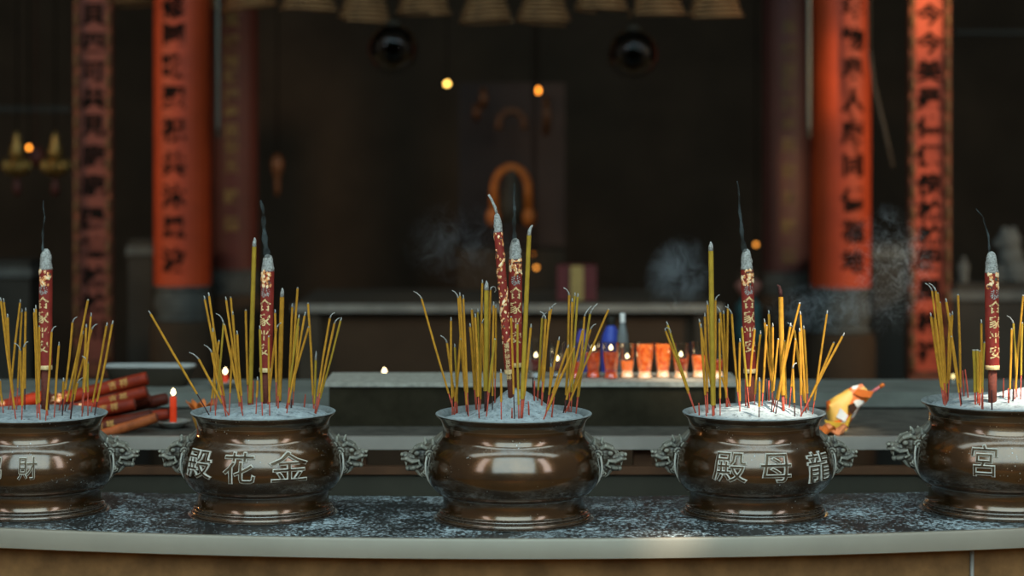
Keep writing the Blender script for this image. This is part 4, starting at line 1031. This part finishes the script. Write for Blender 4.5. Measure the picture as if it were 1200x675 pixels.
# shrine with gilded arch
YS = 5.2; k = pxm(YS)
zb = at(0, 300, YS).z
root = thing('altar_shrine', 'dim red-brown shrine with gilded arches glowing behind the middle joss sticks', 'shrine', (at(600, 0, YS).x, YS, 0))
MSR = simple('smoky_red_wood', '#1c120c', .8, var=.4, scale=6)
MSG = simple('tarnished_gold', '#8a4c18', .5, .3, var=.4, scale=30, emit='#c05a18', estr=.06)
MSG2 = simple('dull_gilding', '#4c2c14', .5, .3, var=.4, scale=30)
Z = lambda y: at(0, y, YS).z
def pX(px): return (px-600)*k
b = MB(); b.box((0, .30, (Z(95)+0)/2), (pX(668)-pX(540), .1, Z(95))); b.build('back_panel', MSR, root, smooth=False)
b = MB(); b.box((0, .0, Z(290)/2), (pX(664)-pX(542), .5, Z(290))); b.build('pedestal', M_DARK, root, smooth=False)
def arch(name, cx, cy, rw, rh, th, legs, mat, y=-.0):
    pts = []
    pts.append(Vector((pX(cx-rw), y, Z(legs))))
    for i in range(25):
        a = PI-PI*i/24; pts.append(Vector((pX(cx+rw*math.cos(a)), y, Z(cy-rh*math.sin(a)))))
    pts.append(Vector((pX(cx+rw), y, Z(legs))))
    b = MB(); b.tube(pts, [th*1.25*k/2]+[th*k/2]*(len(pts)-2)+[th*1.25*k/2], 10); return b.build(name, mat, root)
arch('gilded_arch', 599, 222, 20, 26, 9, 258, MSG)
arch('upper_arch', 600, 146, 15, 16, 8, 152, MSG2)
for s, px in ((-1, 580), (1, 619)):
    b = MB(); b.ball((pX(px-2 if s < 0 else px+1), -.02, Z(254)), (8*k, 5*k, 11*k), 12, 8); b.build('gilded_figure', MSG, root)
for px, y0, y1 in ((566, 104, 126), (558, 122, 140), (640, 112, 158)):
    b = MB(); b.tube([(pX(px), .02, Z(y1)), (pX(px+1), .0, Z((y0+y1)/2)), (pX(px), .02, Z(y0))], [4*k, 5*k, 3*k], 8); b.build('gilded_carving', MSG2, root)
b = MB(); b.lathe([(14*k, Z(262)), (15*k, Z(240)), (11*k, Z(222)), (7*k, Z(214)), (8*k, Z(206)), (5*k, Z(199)), (0, Z(197))], 20); b.build('deity_statue', M_DARKWOOD, root)
# dim pieces of hall furniture: grey pedestals by the columns
def pedestal(px0, px1, ytop, Y, label):
    a, c = at(px0, ytop, Y), at(px1, ytop, Y); w = c.x-a.x
    root = thing('stone_pedestal', label, 'pedestal', ((a.x+c.x)/2, Y, 0)); h = a.z
    slab('pedestal_block', -w*.46, w*.46, -.12, .12, 0, h-.06, M_DARK2, root); slab('cap_slab', -w*.5, w*.5, -.14, .14, h-.06, h-.025, M_STONE2, root); slab('top_slab', -w*.44, w*.44, -.11, .11, h-.025, h, M_DARK2, root)
pedestal(155, 186, 280, 4.5, 'grey stone pedestal between the dim board and lit red column')
pedestal(1016, 1054, 284, 4.5, 'grey stone pedestal behind smoke beside the bright red column')
pedestal(-30, 46, 305, 4.4, 'wide dark grey stone pedestal at the picture edge below the lanterns')
pedestal(1104, 1260, 331, 4.2, 'wide grey stone pedestal carrying the guardian lion statue')
# guardian lion and small figure
def lump(name, label, cat, parts, loc, mat, vox):
    b = MB()
    for c, r in parts: b.ball(c, r, 14, 10)
    o = b.build(name, mat, loc=loc); md = o.modifiers.new('r', 'REMESH'); md.mode = 'VOXEL'; md.voxel_size = vox; md.use_smooth_shade = True
    dg = bpy.context.evaluated_depsgraph_get(); me = bpy.data.meshes.new_from_object(o.evaluated_get(dg)); bpy.data.objects.remove(o)
    me.materials.clear(); me.materials.append(mat)
    for p_ in me.polygons: p_.use_smooth = True
    o = bpy.data.objects.new(name, me); COL.objects.link(o); o.location = loc
    return tag(o, label, cat)
Y = 4.2; k = pxm(Y); zp = at(0, 331, Y).z; x = at(1178, 0, Y).x
P = lambda x_, z_: (x_*k, 0, z_*k)
lump('lion_statue', 'seated grey stone guardian lion, dim behind the large sunlit censer', 'statue',
     [(P(4, 48), (15*k, 14*k, 15*k)), (P(-7, 45), (8*k, 8*k, 7*k)), (P(6, 30), (15*k, 13*k, 16*k)), (P(12, 14), (16*k, 14*k, 14*k)), (P(-6, 12), (5*k, 5*k, 13*k)), (P(0, 12), (5*k, 8*k, 13*k)), (P(-8, 3), (7*k, 5*k, 3.5*k)), (P(14, 3), (14*k, 12*k, 3.5*k)), (P(10, 61), (4*k, 4*k, 5*k)), (P(-1, 61), (4*k, 4*k, 5*k)), (P(27, 18), (4*k, 4*k, 12*k))], (x, Y, zp+.001), M_STONE2, .006)
x = at(1129, 0, Y).x
lump('stone_figurine', 'small slender grey figurine between the couplet board and guardian lion', 'figurine',
     [(P(0, 26), (3.5*k, 3.5*k, 4.2*k)), (P(0, 17), (5*k, 4*k, 7*k)), (P(0, 7), (6*k, 5*k, 8*k)), (P(0, 1.5), (7*k, 6*k, 2*k)), (P(5, 17), (2*k, 2*k, 6*k)), (P(-5, 17), (2*k, 2*k, 6*k))], (x, Y, zp+.001), M_STONE2, .004)
# pink-faced figurine on the altar, half hidden by a joss stick
Y = 3.9; k = pxm(Y)
M_PINK = simple('painted_pink_face', '#8a5a4e', .6, var=.3, scale=40)
M_TEAL = simple('teal_robe', '#2f4a48', .6, var=.3, scale=20)
p = at(877, 400, Y)
root = thing('altar_figurine', 'blurred pink-faced teal-robed figurine half hidden behind a joss stick', 'figurine', (p.x, Y, 0))
zz = lambda y: at(0, y, Y).z
b = MB(); b.lathe([(.10, 0), (.10, zz(412)), (.11, zz(408)), (.11, zz(404)), (0, zz(404))], 24); b.build('stand', M_DARK, root, auto=50)
b = MB(); b.lathe([(16*k, zz(403)), (17*k, zz(390)), (14*k, zz(372)), (15*k, zz(358)), (8*k, zz(350)), (5*k, zz(346)), (0, zz(345))], 24); b.build('robe', M_TEAL, root)
b = MB(); b.ball((0, 0, zz(334)), (13*k, 12*k, 15*k), 20, 14); b.ball((0, -12*k, zz(336)), (2*k, 2.5*k, 3*k), 8, 6); b.ball((-13*k, 0, zz(335)), (2*k, 2*k, 4*k), 8, 6); b.ball((13*k, 0, zz(335)), (2*k, 2*k, 4*k), 8, 6); b.build('face', M_PINK, root)
b = MB(); b.ball((0, 2*k, zz(326)), (13.5*k, 12.5*k, 11*k), 20, 12); b.build('hair', M_DARK, root)

# ------------------------------------------------------------------ small lights in the dark
def bulb(px, py, Y, rpx, label, mat, cord=True, name='hanging_bulb', cat='light bulb', h=1.0):
    c = at(px, py, Y); r = rpx*pxm(Y)
    root = thing(name, label, cat, c)
    b = MB(); b.ball((0, 0, 0), (r, r, r*h), 14, 10); b.build('bulb_glass', mat, root)
    b = MB(); b.lathe([(0, r*h*.9), (r*.55, r*h*.9), (r*.55, r*h*1.7), (0, r*h*1.75)], 12); b.build('socket', M_INK, root)
    if cord: b = MB(); b.tube([(0, 0, r*h*1.7), (0, 0, 4.5-c.z)], .003, 5); b.build('cord', M_INK, root)
GY = glow('warm_yellow_bulb', '#ffc860', 9); GO = glow('amber_bulb', '#ff9430', 7)
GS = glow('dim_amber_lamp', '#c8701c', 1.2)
bulb(524, 98, 5.0, 2.6, 'small round yellow bulb glowing left of the shrine top', GY)
bulb(630.5, 106, 5.0, 2.3, 'small oval amber bulb glowing right of the shrine top', GO, h=1.5)
bulb(953, 202, 4.6, 2.2, 'faint tall amber lamp between dark and bright red columns', GS, h=3)
bulb(886, 286.5, 4.3, 2.2, 'small amber bulb beside the ash crown of the joss stick', glow('soft_amber_bulb', '#e89238', 3.5))
bulb(628.5, 313.5, 4.3, 2.2, 'small amber bulb beside the tallest thick stick, lower of two', glow('soft_amber_bulb', '#e89238', 3.5))
bulb(624.5, 297.5, 4.6, 1.6, 'dimmer amber bulb beside the tallest thick stick, upper of two', GS)
bulb(245.5, 279.5, 4.3, 1.8, 'tiny yellow bulb in the gap between the lit red column and maroon column', glow('soft_amber_bulb', '#e89238', 3.5))
bulb(34, 173, 4.6, 1.9, 'tiny amber bulb between the two hanging oil lanterns', GO, h=1.4)
# pale bulb on the ledge by the large censer
p = at(1117, 441, 1.2); root = thing('round_candle', 'small round pale candle glowing on the ledge behind the large censer', 'candle', (p.x, 1.2, zledge+.001))
hh = p.z-zledge-.001
b = MB(); b.lathe([(0, 0), (.005, 0), (.005, hh*.6), (0, hh*.6)], 12); b.build('stub', M_CHINA, root)
b = MB(); b.ball((0, 0, hh), (.0055, .0055, .0062), 14, 10); b.build('glowing_top', glow('pale_yellow_glow', '#ffe8a0', 1.6), root)
# lanterns
for i, (px, lab) in enumerate(((20, 'tarnished brass lotus lantern at the picture edge'), (65, 'tarnished brass lotus lantern beside the dim couplet board'))):
    Y = 4.4; k = pxm(Y); c = at(px, 207, Y)
    root = thing('lotus_lantern', lab, 'lantern', c)
    MBR = simple('tarnished_brass', '#8a6a34', .4, .5, var=.7, scale=40)
    b = MB(); b.lathe([(0, 0), (5*k, 0), (9*k, 3*k), (12*k, 9*k), (11*k, 14*k), (7*k, 18*k), (5*k, 20*k), (0, 20*k)], 20); b.build('brass_bowl', MBR, root, auto=50)
    for j in range(8):
        a = 2*PI*j/8; b = MB(); b.tube([Vector((9*k*math.cos(a), 9*k*math.sin(a), 5*k)), Vector((15*k*math.cos(a), 15*k*math.sin(a), 13*k)), Vector((13*k*math.cos(a), 13*k*math.sin(a), 21*k))], [4*k, 3.6*k, .5*k], 6); b.build('petal', MBR, root)
    b = MB(); b.lathe([(4*k, 20*k), (9*k, 26*k), (8*k, 33*k), (4*k, 41*k), (5*k, 45*k), (1.5*k, 52*k), (0, 54*k)], 16); b.build('glass_chimney', MBR, root)
    b = MB(); b.ball((-1*k, -12.5*k, 17*k), (2*k, 1.6*k, 2.4*k), 10, 8); b.build('painted_glint', GS, root)  # emissive bead paints a gold glint on the brass
    b = MB(); b.lathe([(0, -22*k), (4*k, -22*k), (5*k, -12*k), (2*k, -4*k), (1.5*k, .5*k), (0, .5*k)], 14); b.build('tassel', M_REDX, root)
    b = MB(); b.tube([(0, 0, 53*k), (0, 0, 4.5-c.z)], .003, 5); b.build('chain', M_INK, root)
p = at(42, 183, 5.0); b = MB(); b.ball((0, 0, 0), (11*pxm(4.6), 10*pxm(4.6), 13*pxm(4.6)), 16, 12); b.tube([(0, 0, .04), (0, 0, 4.5-p.z)], .003, 5)
tag(b.build('red_lantern', M_REDX, loc=p), 'small dark red round lantern between the two brass lotus lanterns', 'lantern')

Y = 4.6; k = pxm(Y); c = at(325, 196, Y)
root = thing('hanging_ornament', 'dim gilded hanging ornament above the tall thick stick beside the candle', 'ornament', c)
b = MB(); b.lathe([(0, -34*k), (2*k, -33*k), (4*k, -24*k), (3*k, -14*k), (6*k, -6*k), (8*k, 4*k), (6*k, 12*k), (2*k, 16*k), (0, 17*k)], 16); b.build('gilded_drop', simple('dull_gilding', '#4c2c14'), root)
b = MB(); b.tube([(0, 0, 16*k), (0, 0, 4.5-c.z)], .003, 5); b.build('cord', M_INK, root)
# ================================================================== SMOKE
def smoke_vol(name, label, c, r, dens, seed, scale, rot=0, col=(.82, .9, .92, 1), thr=.5):
    m, nt, out = new_mat(name+str(seed)); L = nt.links
    pv = N(nt, 'ShaderNodeVolumePrincipled'); pv.inputs['Color'].default_value = col; pv.inputs['Anisotropy'].default_value = .2
    co = coords(nt)
    w = tex_noise(nt, co, scale*.6, 2); 
    mp = N(nt, 'ShaderNodeVectorMath', operation='MULTIPLY_ADD'); L.new(w.outputs['Color'], mp.inputs[0]); mp.inputs[1].default_value = (.10, .10, .10); L.new(co, mp.inputs[2])
    n = tex_noise(nt, mp.outputs[0], scale, 5, .62); n.inputs['Distortion'].default_value = 1.2
    g = ramp(nt, n.outputs[0], [(thr-.03, (0, 0, 0, 1)), (thr+.13, (1, 1, 1, 1))])
    # fade towards the hull
    vm = N(nt, 'ShaderNodeVectorMath', operation='DIVIDE'); L.new(co, vm.inputs[0]); vm.inputs[1].default_value = r
    ln = N(nt, 'ShaderNodeVectorMath', operation='LENGTH'); L.new(vm.outputs[0], ln.inputs[0])
    fd = N(nt, 'ShaderNodeMapRange'); L.new(ln.outputs['Value'], fd.inputs[0]); fd.inputs[1].default_value = .35; fd.inputs[2].default_value = .98; fd.inputs[3].default_value = dens; fd.inputs[4].default_value = 0
    mu = N(nt, 'ShaderNodeMath', operation='MULTIPLY'); L.new(g.outputs[0], mu.inputs[0]); L.new(fd.outputs[0], mu.inputs[1])
    L.new(mu.outputs[0], pv.inputs['Density']); L.new(pv.outputs[0], out.inputs['Volume'])
    b = MB(); b.ball((0, 0, 0), r, 24, 16); o = b.build(name, m, loc=c); o.rotation_euler = (0, rot, 0)
    tag(o, label, 'smoke', kind='stuff'); return o
def smoke_at(px, py, Y, wx, wz, dens, label, seed, scale=26, rot=0, thr=.5):
    k = pxm(Y); smoke_vol('incense_smoke', label, at(px, py, Y), (wx*k, .05, wz*k), dens, seed, scale, rot, thr=thr)
smoke_at(1040, 318, .42, 62, 85, 15, 'curling pale smoke drifting across the bright red column and couplet board', 1, 36, thr=.55)
smoke_at(965, 362, .28, 75, 34, 14, 'thin smoke wisps drifting low behind the dark-tipped stick', 2, 30)
smoke_at(795, 322, .35, 42, 52, 10, 'pale grey plume of smoke rising beside the tallest thick stick', 3, 18, .4, thr=.46)
smoke_at(540, 285, .33, 75, 55, 3, 'faint smoke haze to the side of the dragon joss stick', 4, 22)
# thin twisting strands rising from the joss sticks
def strand_material():
    m, nt, out = new_mat('thin_smoke_strand'); L = nt.links
    t = N(nt, 'ShaderNodeBsdfTransparent'); d = N(nt, 'ShaderNodeBsdfDiffuse'); d.inputs[0].default_value = hexc('#4b504e')
    n = tex_noise(nt, coords(nt), 60, 3); r = ramp(nt, n.outputs[0], [(.35, (.15, .15, .15, 1)), (.7, (.65, .65, .65, 1))])
    mx = N(nt, 'ShaderNodeMixShader'); L.new(r.outputs[0], mx.inputs[0]); L.new(t.outputs[0], mx.inputs[1]); L.new(d.outputs[0], mx.inputs[2]); L.new(mx.outputs[0], out.inputs[0]); return m
M_STRAND = strand_material()
def strand(pts, k, w0, w1, label, seed):
    P = POTS[k]; Y = P['y']; rg = random.Random(seed); out = []; rad = []; n = 26
    for i in range(n):
        t = i/(n-1); s = t*(len(pts)-1); j = min(int(s), len(pts)-2); f = s-j
        x = pts[j][0]*(1-f)+pts[j+1][0]*f+math.sin(t*14+seed)*.7*t; y = pts[j][1]*(1-f)+pts[j+1][1]*f
        out.append(at(x, y, Y+.012*math.sin(t*9+seed))); rad.append((w0+(w1-w0)*t)/2*P['k']*(1+.25*math.sin(t*23)))
    tag(MB().tube(out, rad, 8).build('smoke_strand', M_STRAND), label, 'smoke', kind='stuff')
strand([(603, 283), (602.5, 260), (603, 240), (602, 215)], 3, 5, 2.5, 'thin dark smoke strand rising from the upright joss stick, middle censer', 1)
strand([(872, 294), (869, 270), (867, 245), (864, 212)], 4, 6, 1.5, 'thin dark smoke strand rising from the joss stick near the wrapper', 2)
strand([(313, 300), (310, 280), (309, 255), (306, 235)], 2, 8, 3, 'thin dark smoke strand rising from the candle-side joss stick', 3)
strand([(1160, 297), (1158, 275), (1152, 255), (1144, 244)], 5, 3, 1, 'faint smoke strand rising from the joss stick of the large censer', 4)
strand([(50, 294), (50, 275), (52, 255), (51, 235)], 1, 3, 1, 'faint smoke strand rising from the joss stick by the red bundles', 5)

# ================================================================== LIGHT
def area(name, loc, target, sx, sy, power, col):
    l = bpy.data.lights.new(name, 'AREA'); l.shape = 'RECTANGLE'; l.size = sx; l.size_y = sy; l.energy = power; l.color = col
    o = bpy.data.objects.new(name, l); COL.objects.link(o); o.location = loc
    o.rotation_euler = (Vector(target)-Vector(loc)).to_track_quat('-Z', 'Y').to_euler(); return o
def spot(name, loc, target, power, angle, col, blend=.3, size=.05):
    l = bpy.data.lights.new(name, 'SPOT'); l.energy = power; l.spot_size = math.radians(angle); l.spot_blend = blend; l.color = col; l.shadow_soft_size = size
    o = bpy.data.objects.new(name, l); COL.objects.link(o); o.location = loc
    o.rotation_euler = (Vector(target)-Vector(loc)).to_track_quat('-Z', 'Y').to_euler(); return o
area('courtyard_sky_light', (0, -6.8, 6.5), (0, 0, 4.6), 8.2, 7.8, 830, (.54, .85, 1.0))
area('courtyard_side_light', (-6.4, -6.2, 6.3), (0, 0, 3.6), 1.6, 7.0, 120, (.9, .95, 1.0))
area('courtyard_side_light', (6.4, -6.2, 6.3), (0, 0, 3.6), 1.6, 7.0, 150, (.9, .95, 1.0))
area('roof_gap_light', (0, -.9, 4.5), (0, -.9, 0), 7.0, .9, 60, (.66, .91, 1.0))
spot('sun_ray_wrapper', (2.2, -2.2, 5.2), at(985, 480, .65), 1700, 2.0, (1, .86, .66), .6)
spot('sun_ray_ash', (2.2, -2.2, 5.2), (POTS[4]['x']+.02, POTS[4]['y'], 1.06), 3600, 2.2, (1, .92, .8), .5)
spot('sun_ray_ash', (2.6, -2.2, 5.2), (POTS[5]['x']+.05, POTS[5]['y']-.02, 1.08), 5200, 2.4, (1, .92, .8), .5)
spot('sun_ray_lamps', (2.8, -2.2, 5.2), at(795, 436, .80), 2600, 2.0, (1, .9, .72), .7)
spot('sun_ray_counter', (1.6, -2.2, 5.2), at(788, 627, -.21), 3000, 1.3, (1, .92, .8), .7)
spot('side_opening_light', (-4.6, 1.6, 2.2), at(205, 190, 3.9), 480, 26, (1, .74, .5), .8, .3)
spot('side_opening_light', (4.4, .9, 2.4), at(1030, 200, 3.7), 1000, 30, (1, .74, .5), .8, .3)
spot('sun_ray_board', (3.0, -1.2, 4.6), at(1098, -12, 3.4), 3000, 4.6, (1, .66, .28), .9)
spot('courtyard_floor_sun', (4.2, -10.5, 6.5), (-.3, -7.2, 0), 5000, 34, (1, .70, .42), .8, .05)
# small warm point light above the bundles
l = bpy.data.lights.new('bundle_glow', 'POINT'); l.energy = .5; l.color = (1, .5, .18); l.shadow_soft_size = .01
o = bpy.data.objects.new('bundle_glow', l); COL.objects.link(o); o.location = at(34, 455, .60)
w = bpy.data.worlds.new('World'); S.world = w; w.use_nodes = True
w.node_tree.nodes['Background'].inputs[0].default_value = (1, .86, .70, 1); w.node_tree.nodes['Background'].inputs[1].default_value = .13

# ================================================================== CAMERA
cam = bpy.data.cameras.new('camera'); co = bpy.data.objects.new('camera', cam); COL.objects.link(co)
co.location = (0, -D, H); co.rotation_euler = (PI/2, 0, 0)
cam.sensor_width = 36; cam.sensor_fit = 'HORIZONTAL'; cam.lens = F/1200*36; cam.shift_y = -(337.5-HZ)/1200
cam.dof.use_dof = True; cam.dof.focus_distance = D-.03; cam.dof.aperture_fstop = 2.3
cam.clip_end = 100
S.camera = co
S.view_settings.view_transform = 'Standard'; S.view_settings.look = 'None'
S.cycles.use_denoising = True
S.cycles.max_bounces = 8; S.cycles.transparent_max_bounces = 16; S.cycles.volume_bounces = 0
S.cycles.caustics_reflective = False; S.cycles.caustics_refractive = False
S.cycles.sample_clamp_indirect = 4
